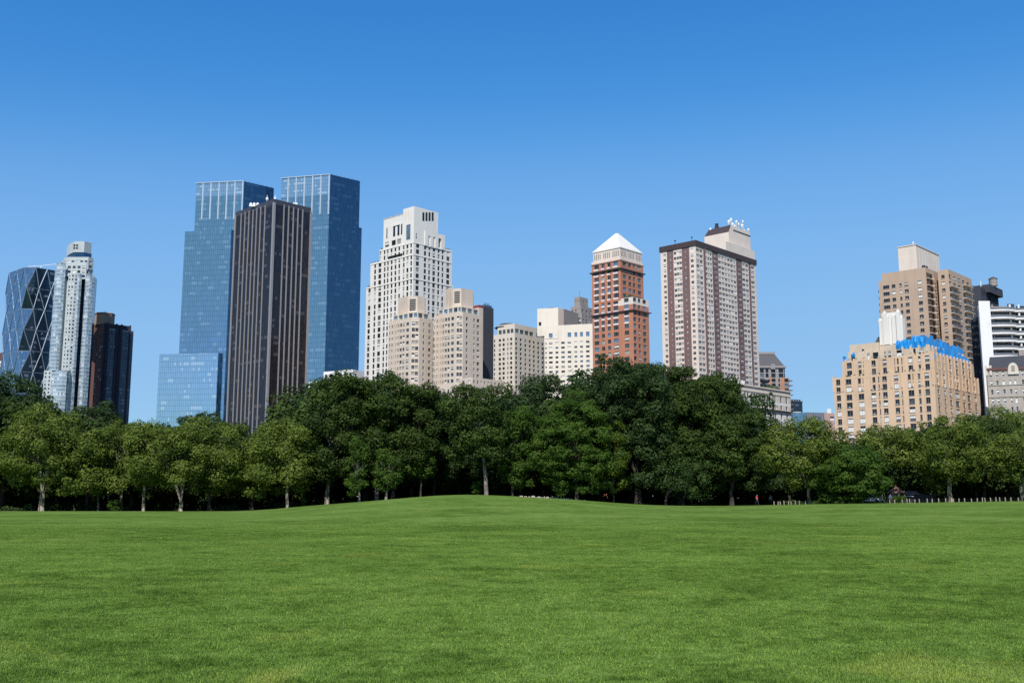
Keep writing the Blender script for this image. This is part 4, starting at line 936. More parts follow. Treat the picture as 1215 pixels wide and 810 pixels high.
# ---- mansard roofed tower behind
def mansard():
    D = 700; B = Bld('mansard_roof_tower', 'grey mansard roofed tower with curved balconies behind the low beige building', 'apartment tower', 905, 440, D, frame=FR_DARK, mix=(('dark', 5), ('sky', 1), ('mid', 2)), sash='v', seed=52, aL=-60, aR=40)
    X, Y = crop(860, 400, 7.364); z = B.z
    X0 = lambda px, d: at(px, 440, D + d)[0] - B.ox
    zc = z(905, 436); zt = z(905, 418.5); zb = z(905, 448)
    xl, xr = X0(893, 0), X0(932, 0); xr2 = X0(936, 0); d = 30
    # lower body
    B.facade((xl, 0), (xr2, 0), 0, zb, GREYB, cols=[(X0(px - w / 2, 0) - xl, X0(px + w / 2, 0) - xl) for px, w in ((903.5, 7), (917.5, 4.5), (913, 2), (924, 2), (932.5, 5))], rows=[(zb - 3 - 3.3 * k, zb - .6 - 3.3 * k) for k in range(8)][::-1])
    B.A().prism([(xl, .5), (xr2, .5), (xr2, d), (xl, d)], 0, zb - .3, GREYB, top=ROOF_DARK)
    B.A('orange_pier').prism([(X0(926.5, 0), -.4), (X0(930, 0), -.4), (X0(930, 0), 0), (X0(926.5, 0), 0)], 0, zb, ORANGE); B.A('orange_pier_2').prism([(X0(912, 0), -.4), (X0(914, 0), -.4), (X0(914, 0), 0), (X0(912, 0), 0)], 0, zb, ORANGE)
    # glazed upper storeys
    B.facade((xl, 1.5), (xr, 1.5), zb - .5, zc, PIERM, cols=[(X0(px - w / 2, 1.5) - xl, X0(px + w / 2, 1.5) - xl) for px, w in ((899, 4), (904, 4.5), (910, 3.5), (917.5, 5), (926.5, 5.5), (930.8, 1.6))], rows=[(zb + .4, zb + 3.2), (zb + 3.7, zc - .7)])
    B.A().prism([(xl, 2.0), (xr, 2.0), (xr, d - 2), (xl, d - 2)], zb - .5, zc - .1, PIERM, top=ROOF_DARK)
    B.A('cornice').prism([(xl, .6), (xr + .8, .6), (xr + .8, d), (xl, d)], zc, zc + 1.4, PIERM)
    tl, tr = X0(895, 3), X0(921.5, 3)
    B.A('mansard_roof').frustum([(xl, 1.8), (xr - .2, 1.8), (xr - .2, d), (xl, d)], zc + 1.4, [(tl, 7), (tr, 7), (tr, d - 6), (tl, d - 6)], zt, ROOFG)
    B.A('roof_cap').prism([(tl, 6.6), (tr + .4, 6.6), (tr + .4, d - 6), (tl, d - 6)], zt, zt + 1.6, PIERM)
    B.A('dormer').prism([(X0(915, 0), .3), (X0(920, 0), .3), (X0(920, 0), 4), (X0(915, 0), 4)], zc - 1, zc + 2.6, PIERM)
    for k in range(9):
        zz = zb - 2.2 - k * 3.3; n = 7; cx = X0(937, 0); pts = [(cx + 3.2 * math.sin(math.pi * t / n) - 1, -1.2 + 6 * t / n) for t in range(n + 1)]
        B.A('balcony_%d' % k).prism(pts, zz, zz + .5, PIERM)
        pts = [(X0(899, 0) + 9 * t / n, -2.0 * math.sin(math.pi * t / n)) for t in range(n + 1)]; B.A('front_balcony_%d' % k).prism(pts, zz, zz + .8, CW_DK)
ROOFG = wall_mat('slate_roof', (0.085, 0.08, 0.085), .08)
mansard()

def small_far():
    B = Bld('dark_slab_block', 'small dark blue slab block right of the mansard tower', 'office building', 940, 476, 820, seed=53, aL=-60, aR=62)
    zt = B.z(940, 476.5); b1 = B.b(951.9, 478); B.A('glazing').prism([B.p(0, 0), B.p(0, b1), B.p(20, b1), B.p(20, 0)], 0, zt, CW_DK); B.box(-.3, 20, -.3, b1 + .3, zt, zt + .8, DKGREY, 'parapet')
    for k in range(4): q = B.p(1, 1.5 + k * 2.6); B.A('roof_unit_%d' % k).box(q[0] - .6, q[0] + .6, q[1] - .6, q[1] + .6, zt + .8, zt + 2.2, DKGREY)
    B = Bld('blue_glass_block', 'tiny pale blue glass block just above the tree tops in the gap', 'office building', 940, 488.5, 780, seed=54, aL=-60, aR=70)
    zt = B.z(940, 488.7); b1 = B.b(955.5, 490); B.A('glazing').prism([B.p(0, 0), B.p(0, b1), B.p(15, b1), B.p(15, 0)], 0, zt, CW_BLUE); B.box(2, 6, b1 - 4.5, b1 - 1.5, zt, zt + .6, CREAMT, 'roof_unit')
    B = Bld('ribbed_grey_block', 'low ribbed grey metal block on the horizon between blue and tan buildings', 'office building', 957.5, 489, 850, seed=55, aL=-50, aR=75)
    zt = B.z(957.5, 489); b1 = B.b(981, 489); B.box(0, 20, 0, b1, 0, zt, GRIB, 'wall')
    for k in range(12): B.A('rib_%d' % k).prism([B.p(-.3, b1 * (k + .2) / 12), B.p(-.3, b1 * (k + .45) / 12), B.p(0, b1 * (k + .45) / 12), B.p(0, b1 * (k + .2) / 12)], 0, zt + .1, GRIB2)
    B = Bld('pinkish_block', 'small pinkish brick block against the golden stepped building', 'building', 980.5, 489.5, 700, seed=56, aL=-50, aR=75)
    zt = B.z(980.5, 489.8); b1 = B.b(990, 490); B.tier(0, 1.5, 0, b1, 0, zt, PINK, Rt=sp([(b1 * .45, b1 * .95)], [(zt - 5, zt - 2.4)]))
    B.box(.2, 1.2, 2, 4, zt - .5, zt + 3, WHITEW, 'bulkhead')
GRIB = flat_mat('ribbed_metal', (.16, .17, .20), .5, .3); GRIB2 = flat_mat('ribbed_metal_light', (.24, .25, .28), .5, .3)
PINK = wall_mat('pink_brick', (.42, .27, .22), .1)
small_far()

# ---- golden brick stepped building with blue tarpaulins
def golden():
    D = 405; B = Bld('golden_stepped_building', 'golden brick stepped apartment block with blue tarpaulins on its upper terraces', 'apartment building', 1108, 440, D, frame=FR_GREY, mix=(('dark', 5.5), ('ac', 2), ('mid', 1.5), ('full', 3), ('blind', 2.4), ('low', .8)), sash='vs', seed=61)
    X, Y = crop(980, 370, 5.785); U, V = crop(1080, 370, 5.785); z = B.z; cx = 1108
    a1 = B.a(989, 455); b1 = B.b(1161.5, 452)
    a2 = B.a(999.3, 432); b2 = B.b(1154.5, 432)
    a3 = B.a(1006.3, 412, 2.5); 
    zt1 = z(989, 451.5, a1, 0); zt2 = z(999.3, 431, a2, 0); 
    zm = z(cx, 424)
    mp = z(cx, 450) - z(cx, 451); fh = 9.95 * mp
    h0 = z(cx, V(352))
    zt1 = h0 + round((zt1 - h0 - .6) / fh) * fh + .7; zt2 = h0 + round((zt2 - h0 - .6) / fh) * fh + .7
    def rws(lo, hi): return [(h0 - k * fh - 2.3, h0 - k * fh) for k in range(-2, 12) if h0 - k * fh < hi - .4 and h0 - k * fh - 2.3 > lo + .3][::-1]
    colL = [(X(88), 5.0), (X(160), 6.8), (X(243), 6.6), (X(328), 5.6), (X(368), 1.5), (X(408), 5.4), (X(488), 5.2), (X(525), 1.4), (X(588), 6.9), (U(68), 2.8), (U(122), 5.4)]
    colR = [(U(197), 2.2), (U(241), 2.0), (U(280), 2.4), (U(324), 4.4), (U(369), 2.4), (U(404), 3.4), (U(449), 2.6)]
    c470 = B.cols('L', colL, 470, a1=a1)
    B.tier(0, a1, 0, b1, 0, zt1, GOLD, L=sp(c470, rws(0, zt1)), Rt=sp(B.cols('R', colR, 470, b1=b1), rws(0, zt1)))
    B.tier(0, a2, 0, b2, zt1 - .9, zt2, GOLD, L=sp(B.cols('L', colL[1:], 440, a1=a2), rws(zt1 - .9, zt2)), Rt=sp(B.cols('R', colR[:-1], 445, b1=b2), rws(zt1 - .9, zt2)))
    # upper pale terraces
    zt3 = z(1108, 411, 2.5, 2.5) + 3; b3 = B.b(1143, 425, 2.5)
    r3 = [(zt2 + .4, zt2 + 3.4)]
    B.tier(2.5, a3, 2.5, b3, zt2 - .9, zt3 - 3, GOLDP, L=sp(B.cols('L', [(X(186), 5), (X(291), 3), (X(343), 7.5), (X(424), 8), (X(508), 8), (U(30), 3), (U(78), 6)], 418, a0=2.5, a1=a3, b0=2.5), [(zt2 + .2, zt2 + 3.0)], sash=''), Rt=sp(B.cols('R', [(U(205), 4), (U(260), 3), (U(300), 3)], 425, a0=2.5, b0=2.5, b1=b3), [(zt2 + .2, zt2 + 3.0)], sash=''))
    a4 = B.a(1012, 405, 5); zt4 = z(1108, 405, 5, 5) + 1.2
    B.tier(5, a4 - 1, 5, B.b(1130, 415, 5), zt3 - 3.9, zt4 - 1.2, GOLDP, L=sp([], []))
    ak = B.a(1042, 408, 3.2); zk = z(1006.3, 409.5, a3, 3.2); l, c = B.p(a3 - .4, 3.2), B.p(ak, 3.2)
    B.facade(l, c, zt3 - 4, zk, GOLDP, cols=B.ucols(l, c, [(1024, 3)], 418), rows=[(zt3 - 3.4, zt3 - 1.2)]); B.A().prism([B.p(ak, 3.7), B.p(ak, 9), B.p(a3 - .4, 9), B.p(a3 - .4, 3.7)], zt3 - 4, zk, GOLDP)
    # crenellated piers along the parapets
    for (aa0, aa1, bb, zz, st) in ((0, a1, 0, zt1, 4.2), (0, a2, 0, zt2, 3.6), (2.5, a3, 2.5, zt3 - 3, 3.3)):
        k = aa0 + .6
        while k < aa1:
            B.A('parapet_pier_%d' % len(B.acc)).prism([B.p(k - .35, bb - .25), B.p(k - .35, bb + .4), B.p(k + .35, bb + .4), B.p(k + .35, bb - .25)], zz - 6 if zz < zt3 - 3.5 else zz - 2, zz + .9, GOLD if zz < zt3 - 3.5 else GOLDP); k += st
    for (bb1, aa, zz) in ((b1, 0, zt1), (b2, 0, zt2), (b3, 2.5, zt3 - 3)):
        k = .8 + aa
        while k < bb1:
            B.A('parapet_pier_%d' % len(B.acc)).prism([B.p(aa - .25, k - .35), B.p(aa - .25, k + .35), B.p(aa + .4, k + .35), B.p(aa + .4, k - .35)], zz - 6, zz + .9, GOLD if aa == 0 else GOLDP); k += 3.8
    # white central tower with fluted crown
    aw0, aw1 = B.a(1070, 400, 6), B.a(1043.3, 400, 6); bw_ = B.b(1075, 400, aw0); zw = z(1058, 377, (aw0 + aw1) / 2, 6); zwb = zt3 - 4
    l, c = B.p(aw1, 6), B.p(aw0, 6)
    B.facade(l, c, zwb, zw, LIME, cols=B.ucols(l, c, [(X(426), 4.2)], 402), rows=[(z(1053, 407, aw1 - 3, 6), z(1053, 397.5, aw1 - 3, 6))], sash='v', part='tower_wall')
    B.A('tower_wall').prism([B.p(aw0, 6.5), B.p(aw0, bw_), B.p(aw1, bw_), B.p(aw1, 6.5)], zwb, zw - .1, LIME)
    for i, (px, yt, w) in enumerate(((1044.5, 377, .55), (1050, 368.5, .8), (1053.5, 372, .45), (1060.5, 371, .8), (1066, 366.5, .8), (1069.8, 373, .5))):
        a = B.a(px, 385, 5.6); q = z(px, yt, a, 5.6)
        B.A('crown_fin_%d' % i).prism([B.p(a - w, 5.4), B.p(a - w, 6.3), B.p(a + w, 6.3), B.p(a + w, 5.4)], zwb + 4, q - 1.2, LIME); B.A('crown_fin_%d' % i).frustum([B.p(a - w, 5.4), B.p(a - w, 6.3), B.p(a + w, 6.3), B.p(a + w, 5.4)], q - 1.2, [B.p(a - .12, 5.7), B.p(a - .12, 6), B.p(a + .12, 6), B.p(a + .12, 5.7)], q, LIME)
    B.box(aw0 + 1.2, aw1 - 1.2, 6.6, bw_ - .6, zw - .1, zw + 2.4, LIME, 'tower_top')
    # dark sloped skylight left of the tower
    a = B.a(1043, 404, 7); a_ = B.a(1034, 404, 7); zz = z(1043, 399, a, 7)
    B.A('skylight').frustum([B.p(a, 7), B.p(a, 12), B.p(a_, 12), B.p(a_, 7)], zt4 - 1.5, [B.p(a, 8), B.p(a, 11), B.p(a + .8, 11), B.p(a + .8, 8)], zz, ROOF_DARK)
    # blue tarpaulins: wrinkled sheets over a scaffold
    rn = random.Random(12)
    def tarp(pts, zlo, zhi, thick=.25, jag=1.5):
        A = B.A('tarpaulin_%d' % len([k for k in B.acc if k.startswith('tarpaulin')])); n = len(pts)
        tops = [zhi(t) + (rn.random() ** 2) * jag for t in range(n)]; bots = [zlo(t) - rn.random() * .5 for t in range(n)]
        offs = [rn.uniform(-.35, .35) for _ in range(n)]; off2 = [rn.uniform(-.5, .5) for _ in range(n)]
        for i in range(n - 1):
            p, q = pts[i], pts[i + 1]; dx, dy = q[0] - p[0], q[1] - p[1]; L = math.hypot(dx, dy); nx, ny = dy / L, -dx / L
            P = lambda o, b, z_: (b[0] + nx * o, b[1] + ny * o, z_)
            m0, m1 = (tops[i] + bots[i]) / 2, (tops[i + 1] + bots[i + 1]) / 2
            A.face([P(offs[i], p, bots[i]), P(offs[i + 1], q, bots[i + 1]), P(off2[i + 1], q, m1), P(off2[i], p, m0)], TARP)
            A.face([P(off2[i], p, m0), P(off2[i + 1], q, m1), P(offs[i + 1] * .5, q, tops[i + 1]), P(offs[i] * .5, p, tops[i])], TARP)
            A.face([P(offs[i] * .5, p, tops[i]), P(offs[i + 1] * .5, q, tops[i + 1]), P(offs[i + 1] - thick * 2, q, bots[i + 1]), P(offs[i] - thick * 2, p, bots[i])], TARP)
    al = B.a(1063.5, 405, 4.6)
    path = [B.p(al + (4.4 - al) * t / 26, 4.4) for t in range(27)]
    tarp(path, lambda t: z(1085, 412, 10, 4.4), lambda t: z(1085, 403.6 if t < 15 else 400.5, 10, 4.4))
    bl = B.b(1143, 420, 4.4); path = [B.p(4.4, 4.4 + (bl - 4.4) * t / 22) for t in range(23)]
    tarp(path, lambda t: z(1108, 413, 4.4, 4.4) - t * .25, lambda t: z(1108, 399.8, 4.4, 4.4) - t * .04, jag=2.0)
    bl2 = B.b(1151, 428, 1.6); path = [B.p(1.6, 9 + (bl2 - 9) * t / 20) for t in range(21)]
    tarp(path, lambda t: z(1130, 428, 1.6, 22), lambda t: z(1130, 415, 1.6, 22) - abs(t - 8) * .16, jag=1.8)
    for (x0, x1, y0, y1, bb) in ((1000, 1003.5, 427, 423.5, .8), (1011, 1014, 423, 419.5, 2), (1066, 1072, 427, 423.5, .8), (1104, 1110, 425, 420.5, .8)):
        a0_, a1_ = B.a(x0, y0, bb), B.a(x1, y0, bb); tarp([B.p(a0_ + (a1_ - a0_) * t / 5, bb) for t in range(6)], lambda t: z(x0, y0, a0_, bb), lambda t: z(x0, y1, a0_, bb), jag=.8)
    # scaffold poles
    S = B.A('scaffold')
    for t in range(20):
        q = B.p(al + (4 - al) * t / 19, 4.8); S.beam((*q, zt3 - 4), (*q, z(1085, 401 + 2 * rn.random(), 10, 4.4)), .07, STEEL)
    for t in range(16):
        q = B.p(4.8, 4.4 + (bl - 4.4) * t / 15); S.beam((*q, zt3 - 4), (*q, z(1085, 400.5 + 2.5 * rn.random(), 10, 4.4)), .07, TARP)
    # terrace clutter
    for px, y in ((990.5, 451), (993, 450.5), (996, 451), (1004, 449), (1020, 448.5), (1069, 402), (1069.5, 399.5)):
        a = B.a(px, y, 1); q = B.p(a, 1 if px < 1060 else 7); zz = z(px, y, a, 1); B.A('terrace_plant_%d' % len(B.acc)).frustum(ngon(*q, .6, 6), zz - 1.4, ngon(*q, .35, 6), zz + .5, HEDGE)
golden()

# ---- tan tower with balconies
def tan_tower():
    D = 480; B = Bld('tan_balcony_tower', 'tall tan brick apartment tower with pale rooftop bulkhead behind the golden block', 'apartment tower', 1098, 317, D, frame=FR_GREY, mix=(('dark', 4), ('mid', 2), ('ac', 2), ('full', 2), ('curtain', 1), ('blind', 2)), sash='vs', seed=71)
    X, Y = crop(1030, 285, 6.754); z = B.z
    zt = z(1098, 317); a1 = B.a(1042.5, 336); a1t = B.a(1046, 323)
    rows = B.rows(1098, Y(262), 8.05, 3.9, 425)
    bR = B.b(1152.5, 333); bc = B.b(1112.5, 320)
    colL = [(X(148), 7.6), (X(208), 4.4), (X(265), 2.7), (X(312), 4.7), (X(419), 5.0)]
    keepL = lambda c, r: not (c == 1 and r % 9 == 8)
    zs = z(1042.5, 336, a1, 0)
    B.tier(0, a1t, 0, bc, zs, zt, TAN, L=sp(B.cols('L', colL, 350, a1=a1t), rows, keep=keepL), Rt=sp(B.cols('R', [(X(546), 1.8), (X(571), 1.8)], 350, b1=bc), rows))
    B.tier(0, a1, 0, bc, 0, zs + .9, TAN, L=sp(B.cols('L', colL, 350, a1=a1), rows, keep=keepL), Rt=sp(B.cols('R', [(X(546), 1.8), (X(571), 1.8)], 350, b1=bc), rows))
    # corner balconies with slabs: shade of their recess painted as a dark panel
    b0_, b1_ = B.b(X(477), 350), B.b(X(520), 350)
    sl = B.A('balcony_recess'); sl.prism([B.p(-.06, b0_), B.p(-.06, b1_), B.p(1, b1_), B.p(1, b0_)], 20, zt - 2.4, G_DARK)
    for i, (r0, r1) in enumerate(rows):
        A = B.A('balcony_%d' % i); A.prism([B.p(-1.1, b0_ - .2), B.p(-1.1, b1_ + .3), B.p(-.07, b1_ + .3), B.p(-.07, b0_ - .2)], r0 - .95, r0 - .7, CREAMT)
        A.prism([B.p(-1.1, b1_ + .1), B.p(-1.1, b1_ + .3), B.p(-.07, b1_ + .3), B.p(-.07, b1_ + .1)], r0 - .7, r0 + .3, TAN)
    # second wing, stepping forward: corner at x = 1125
    aw = -7.0; bw0 = bc; bw = B.b(1125, 320, aw); 
    # choose the left flank: from (0, bc) forward to (aw, bw?)  – faces drawn as one L-shaped block
    bq = B.b(1125, 320, aw); br = B.b(1152.5, 333, aw)
    zw = z(1125, 319.2, aw, bq)
    w0 = a_far = B.a(1112.5, 320, bq)
    rw = rows
    B.tier(aw, w0 + .0, bq, br, 0, zw, TAN, L=sp(B.cols('L', [(X(610), 4)], 350, a0=aw, a1=w0, b0=bq), rw), Rt=sp(B.cols('R', [(X(663), 2.8), (X(700), 2.6), (X(736), 2.6), (X(770), 2.6), (X(806), 2.8)], 350, a0=aw, b0=bq, b1=br), rw))
    for i, (r0, r1) in enumerate(rw):
        for j, (x0, x1, off) in enumerate(((655, 722, 0), (765, 826, 0))):
            if i == len(rw) - 1 - j and j == 0: continue
            b0, b1 = B.b(X(x0), 350, aw), B.b(X(x1), 350, aw)
            A = B.A('balcony_%d_%d' % (i, j)); A.prism([B.p(aw - 1.5, b0), B.p(aw - 1.5, b1), B.p(aw - .02, b1), B.p(aw - .02, b0)], r0 - .95, r0 - .72, CREAMT)
            for k in range(7):
                b = b0 + (b1 - b0) * k / 6; A.beam((*B.p(aw - 1.42, b), r0 - .72), (*B.p(aw - 1.42, b), r0 + .25), .05, FR_DARK)
            A.beam((*B.p(aw - 1.42, b0), r0 + .28), (*B.p(aw - 1.42, b1), r0 + .28), .06, FR_GREY)
    # rear left balconies seen in profile
    for i, (r0, r1) in enumerate(rows[-16:]):
        if r0 > zs - 3: continue
        B.A('side_balcony_%d' % i).prism([B.p(a1 + .02, 3), B.p(a1 + .02, 7), B.p(a1 + 1.6, 7), B.p(a1 + 1.6, 3)], r0 - .9, r0 + .4, BROWN)
    # rooftop bulkhead
    ab, bb = B.a(1065.6, 300, 3.2), B.b(1113.8, 301, 3.2); zb = z(1087, 292.4, 8, 5); a0 = B.a(1087, 300, 3.2)
    bb = B.b(1113.8, 302, a0)
    B.A('bulkhead').prism([B.p(a0, 3.2), B.p(a0, bb), B.p(ab, bb), B.p(ab, 3.2)], zt - 1, zb, CREAMT)
    B.A('bulkhead_coping').prism([B.p(a0 - .3, 2.9), B.p(a0 - .3, bb + .3), B.p(ab + .3, bb + .3), B.p(ab + .3, 2.9)], zb, zb + .4, CREAMT)
    for k in range(9):
        b = 3.6 + (bb - 4) * k / 8; B.A('bulkhead_rib_%d' % k).prism([B.p(a0 - .06, b - .1), B.p(a0 - .06, b + .1), B.p(a0, b + .1), B.p(a0, b - .1)], zt, zb, CREAMT)
        a = a0 + .4 + (ab - a0 - .8) * k / 8; B.A('bulkhead_rib_%d' % (k + 20)).prism([B.p(a - .1, 3.14), B.p(a - .1, 3.2), B.p(a + .1, 3.2), B.p(a + .1, 3.14)], zt, zb, CREAMT)
    q = B.p(a0 + 3, 8); B.A('mast').beam((*q, zb), (*q, zb + 3.2), .12, METALW); B.A('mast').prism(ngon(*q, .35, 6), zb + 2, zb + 2.8, METALW)
    for i, b in enumerate((B.b(X(432), 318, 1.5) if False else 1.6, 4.5)):
        q = B.p(1.4, b); B.A('roof_fan_%d' % i).prism(ngon(*q, .9, 8), zt - .9, zt + 1.3, BLACKM)
tan_tower()

# ---- charcoal building with plain walls
def charcoal():
    D = 520; B = Bld('charcoal_brick_building', 'charcoal brick apartment building carrying the rooftop water tank', 'apartment building', 1163, 338.5, D, frame=FR_DARK, seed=81)
    z = B.z; zt = z(1163, 339.5); a1 = B.a(1150, 339); b1 = B.b(1182, 346)
    B.tier(0, a1, 0, b1, 0, zt, DKGREY, L=sp([], []), Rt=sp([], []))
    b2, b3 = B.b(1174, 342, -2), B.b(1189.4, 342, -2); zz = z(1182, 340.5, -2, (b2 + b3) / 2); zz2 = z(1182, 353, -2, b3)
    B.box(-2, 12, b2, b3, zz2, zz, DKGREY, 'upper_block'); B.box(0, 12, b2, b3 - 1.5, zt - 25, zz2 + .1, DKGREY, 'neck')
    B.A('roof_opening').prism([B.p(-.1, B.b(1164, 342)), B.p(-.1, B.b(1168.5, 342)), B.p(.3, B.b(1168.5, 342)), B.p(.3, B.b(1164, 342))], zt - 4, zt - 1.6, BLACKM)
    q = B.p(1, 4); B.A('vent_pipe').beam((*q, zt), (*q, zt + 3.4), .25, METALW)
    A = B.A('window_strip'); b = B.b(1166.5, 380, -.05)
    c = at(1178.8, 341, D + 12); T = root('water_tank', 'grey wooden water tank with conical cap on the charcoal building', 'water tank', (c[0], c[1], zz))
    A = Acc(); r = 2.05; h = z(1179, 331.5, 0, (b2 + b3) / 2) - zz
    A.prism(ngon(0, 0, r, 20), .4, h, TANKW)
    A.build('tank', T); A = Acc()
    for k in range(5): A.prism(ngon(0, 0, r + .06, 20), .8 + k * h / 5.3, .9 + k * h / 5.3, BLACKM)
    A.build('hoop', T); A = Acc(); A.frustum(ngon(0, 0, r + .3, 20), h, ngon(0, 0, .12, 20), h + 1.25, ROOFG); A.prism(ngon(0, 0, r + .3, 20), h - .12, h, ROOFG); A.build('roof', T)
    A = Acc()
    for t in range(4): A = Acc(); A.beam((1.5 * math.cos(t * 1.57 + .78), 1.5 * math.sin(t * 1.57 + .78), 0), (1.5 * math.cos(t * 1.57 + .78), 1.5 * math.sin(t * 1.57 + .78), .42), .14, BLACKM); A.build('leg', T)
TANKW = wall_mat('tank_wood', (.34, .30, .27), .12, streak=.6)
charcoal()

# ---- white slab with curved balconies
def curved():
    D = 445; B = Bld('curved_balcony_building', 'dark apartment building with white side wall and white rimmed curved balconies', 'apartment building', 1175, 358, D, frame=FR_DARK, mix=(('dark', 1),), seed=91)
    X, Y = crop(1145, 320, 10.13)
    P = lambda px, d, py=370: (at(px, py, D + d)[0] - B.ox, d)
    z = lambda py: at(1175, py, D)[2]
    zt = z(357); zr = z(367.5)
    l, r = P(1161.8, 0), P(1175.2, 0)
    A = B.A('side_wall'); A.prism([l, r, (r[0], 12), P(1161.8, 12)], 0, zt, WHITEW)
    # glazed body
    e = P(1240, 6); G = B.A('glazing'); body = [(r[0] + .02, 3), (P(1200, 3)[0], 3), (P(1206, 5)[0], 5), (e[0], 8), (e[0], 20), (r[0] + .02, 20)]
    G.prism(body, 0, zr - 1, CW_DK, top=ROOF_DARK)
    pitch = 9.08; mpx = z(370) - z(371)
    def slab_poly(o=0):
        n = 14; x0, x1, x2 = r[0] + .03, P(1205.5, 0)[0], P(1240, 0)[0]
        pts = [(x0 + (x1 - x0) * t / n, 1.2 - 1.9 * math.sin(math.pi * (t / n) * .75 + .35) - o) for t in range(n + 1)]
        pts += [(x1 + (x2 - x1) * t / n + .3, 2.4 - 1.3 * math.sin(math.pi * t / n) - o) for t in range(n + 1)]
        return pts
    for k in range(11):
        y = 367 + k * pitch; zz = z(y)
        if zz < 12: break
        pts = slab_poly(); poly = pts + [(pts[-1][0], 9), (pts[0][0], 9)]
        S = B.A('balcony_%d' % k); S.prism(poly, zz - .68, zz, WHITEW)
        for i in range(0, len(pts) - 1):
            p, q = pts[i], pts[i + 1]; p_ = (p[0], p[1] + .15); q_ = (q[0], q[1] + .15)
            B.A('rail_%d' % k).face([(*p_, zz), (*q_, zz), (*q_, zz + 1.0), (*p_, zz + 1.0)], RAILG)
            B.A('rail_%d' % k).beam((*p_, zz + 1.0), (*q_, zz + 1.0), .05, FR_GREY)
        for i, px in enumerate((1177.5, 1198.5, 1209)):
            q = P(px, 2.7); B.A('column_%d_%d' % (k, i)).prism(ngon(q[0], q[1], .45, 8), zz, zz + 2.6, METALW if i else PIERM)
    B.A('penthouse').prism([P(1176, 5), P(1196, 5), P(1196, 14), P(1176, 14)], zr - 1, z(361), GREYB); B.A('penthouse_2').prism([P(1195.5, 6), P(1204, 6), P(1204, 14), P(1195.5, 14)], zr - 1, z(357.5), DKGREY); B.A('penthouse_3').prism([P(1206, 6), P(1235, 6), P(1235, 14), P(1206, 14)], zr - 1, z(360), CW_DK)
RAILG = flat_mat('smoked_rail', (.16, .16, .165), .2)
curved()

# ---- grey limestone building with gable
def grey_lime():
    D = 400; B = Bld('grey_gabled_building', 'grey limestone apartment building with scrolled gable at the right edge', 'apartment building', 1290, 425, D, frame=FR_WHITE, mix=(('mid', 2), ('full', 3), ('blind', 3), ('dark', 1)), sash='h', seed=92, aL=-66, aR=24)
    U, V = crop(1080, 370, 5.785); z = B.z
    a1 = B.a(1170.8, 440); zt = z(1215, 437.5, B.a(1215, 438), 0); am = B.a(1190, 440)
    cc = [(U(x), w) for x, w in ((561, 3), (601, 2.8), (645, 3.0), (691, 2.6), (725, 2.6), (778, 3))] + [(1222 + k * 7.5, 2.8) for k in range(8)]
    mp = z(1190, 450, am) - z(1190, 451, am); h = z(1190, V(410), am); rows = [(h - 5.6 * mp - k * 10.45 * mp, h - k * 10.45 * mp) for k in range(8)][::-1]
    B.tier(0, a1, 0, 18, 0, zt, GREYL, L=sp(B.cols('L', cc, 460, a1=a1), rows, sash='hs'))
    B.box(-.3, a1 + .1, -.5, 5, zt - .1, zt + .9, DKRED, 'eaves')
    a0, a2 = B.a(1195.5, 437, -.6), B.a(1208.5, 437, -.6); ac = (a0 + a2) / 2; w = abs(a0 - a2) / 2; q = z(1202, 430, ac, -.6)
    pts = [(ac + w * math.cos(t * math.pi / 10), math.sin(t * math.pi / 10)) for t in range(11)]
    G = B.A('gable')
    for i in range(10):
        (x0, s0), (x1, s1) = pts[i], pts[i + 1]; z0_, z1_ = zt - 2 + (q - zt + 2) * (s0 ** .6), zt - 2 + (q - zt + 2) * (s1 ** .6)
        for b in (-.62, .1): G.face([(*B.p(x0, b), zt - 2), (*B.p(x1, b), zt - 2), (*B.p(x1, b), z1_), (*B.p(x0, b), z0_)], CREAM)
        G.face([(*B.p(x0, -.62), z0_), (*B.p(x1, -.62), z1_), (*B.p(x1, .1), z1_), (*B.p(x0, .1), z0_)], CREAM)
    B.A('gable_boss').prism([B.p(ac - .6, -.8), B.p(ac - .6, -.6), B.p(ac + .6, -.6), B.p(ac + .6, -.8)], q - 3.4, q - 1.2, GREYB)
    for a, b in ((a1 + .2, -.4), (a1 - 1.4, -.4)): B.A('finial_%d' % (a * 10)).prism([B.p(a - .45, b), B.p(a - .45, b + 1), B.p(a + .45, b + 1), B.p(a + .45, b)], zt - 2, zt + 2.0, CREAM)
    # string courses and dark window boxes
    for yv in (500, 580): zz = z(1190, V(yv) + .6, am); B.box(0, a1 + .15, -.25, 0, zz, zz + .3, GREYL, 'string_course_%d' % yv)
    # dark steep roof behind the eaves
    zz = z(1190, 424, am, 6); B.A('dark_roof').frustum([B.p(0, 1), B.p(0, 17), B.p(a1 - 1, 17), B.p(a1 - 1, 1)], zt + .9, [B.p(0, 3), B.p(0, 16), B.p(a1 - 1.5, 16), B.p(a1 - 1.5, 3)], zz, DKGREY)
    B.A('roof_terrace').prism([B.p(0, 6), B.p(0, 14), B.p(B.a(1209, 420, 6), 14), B.p(B.a(1209, 420, 6), 6)], zz, z(1212, 415.5, B.a(1212, 420, 6), 6), GREYB)
grey_lime()

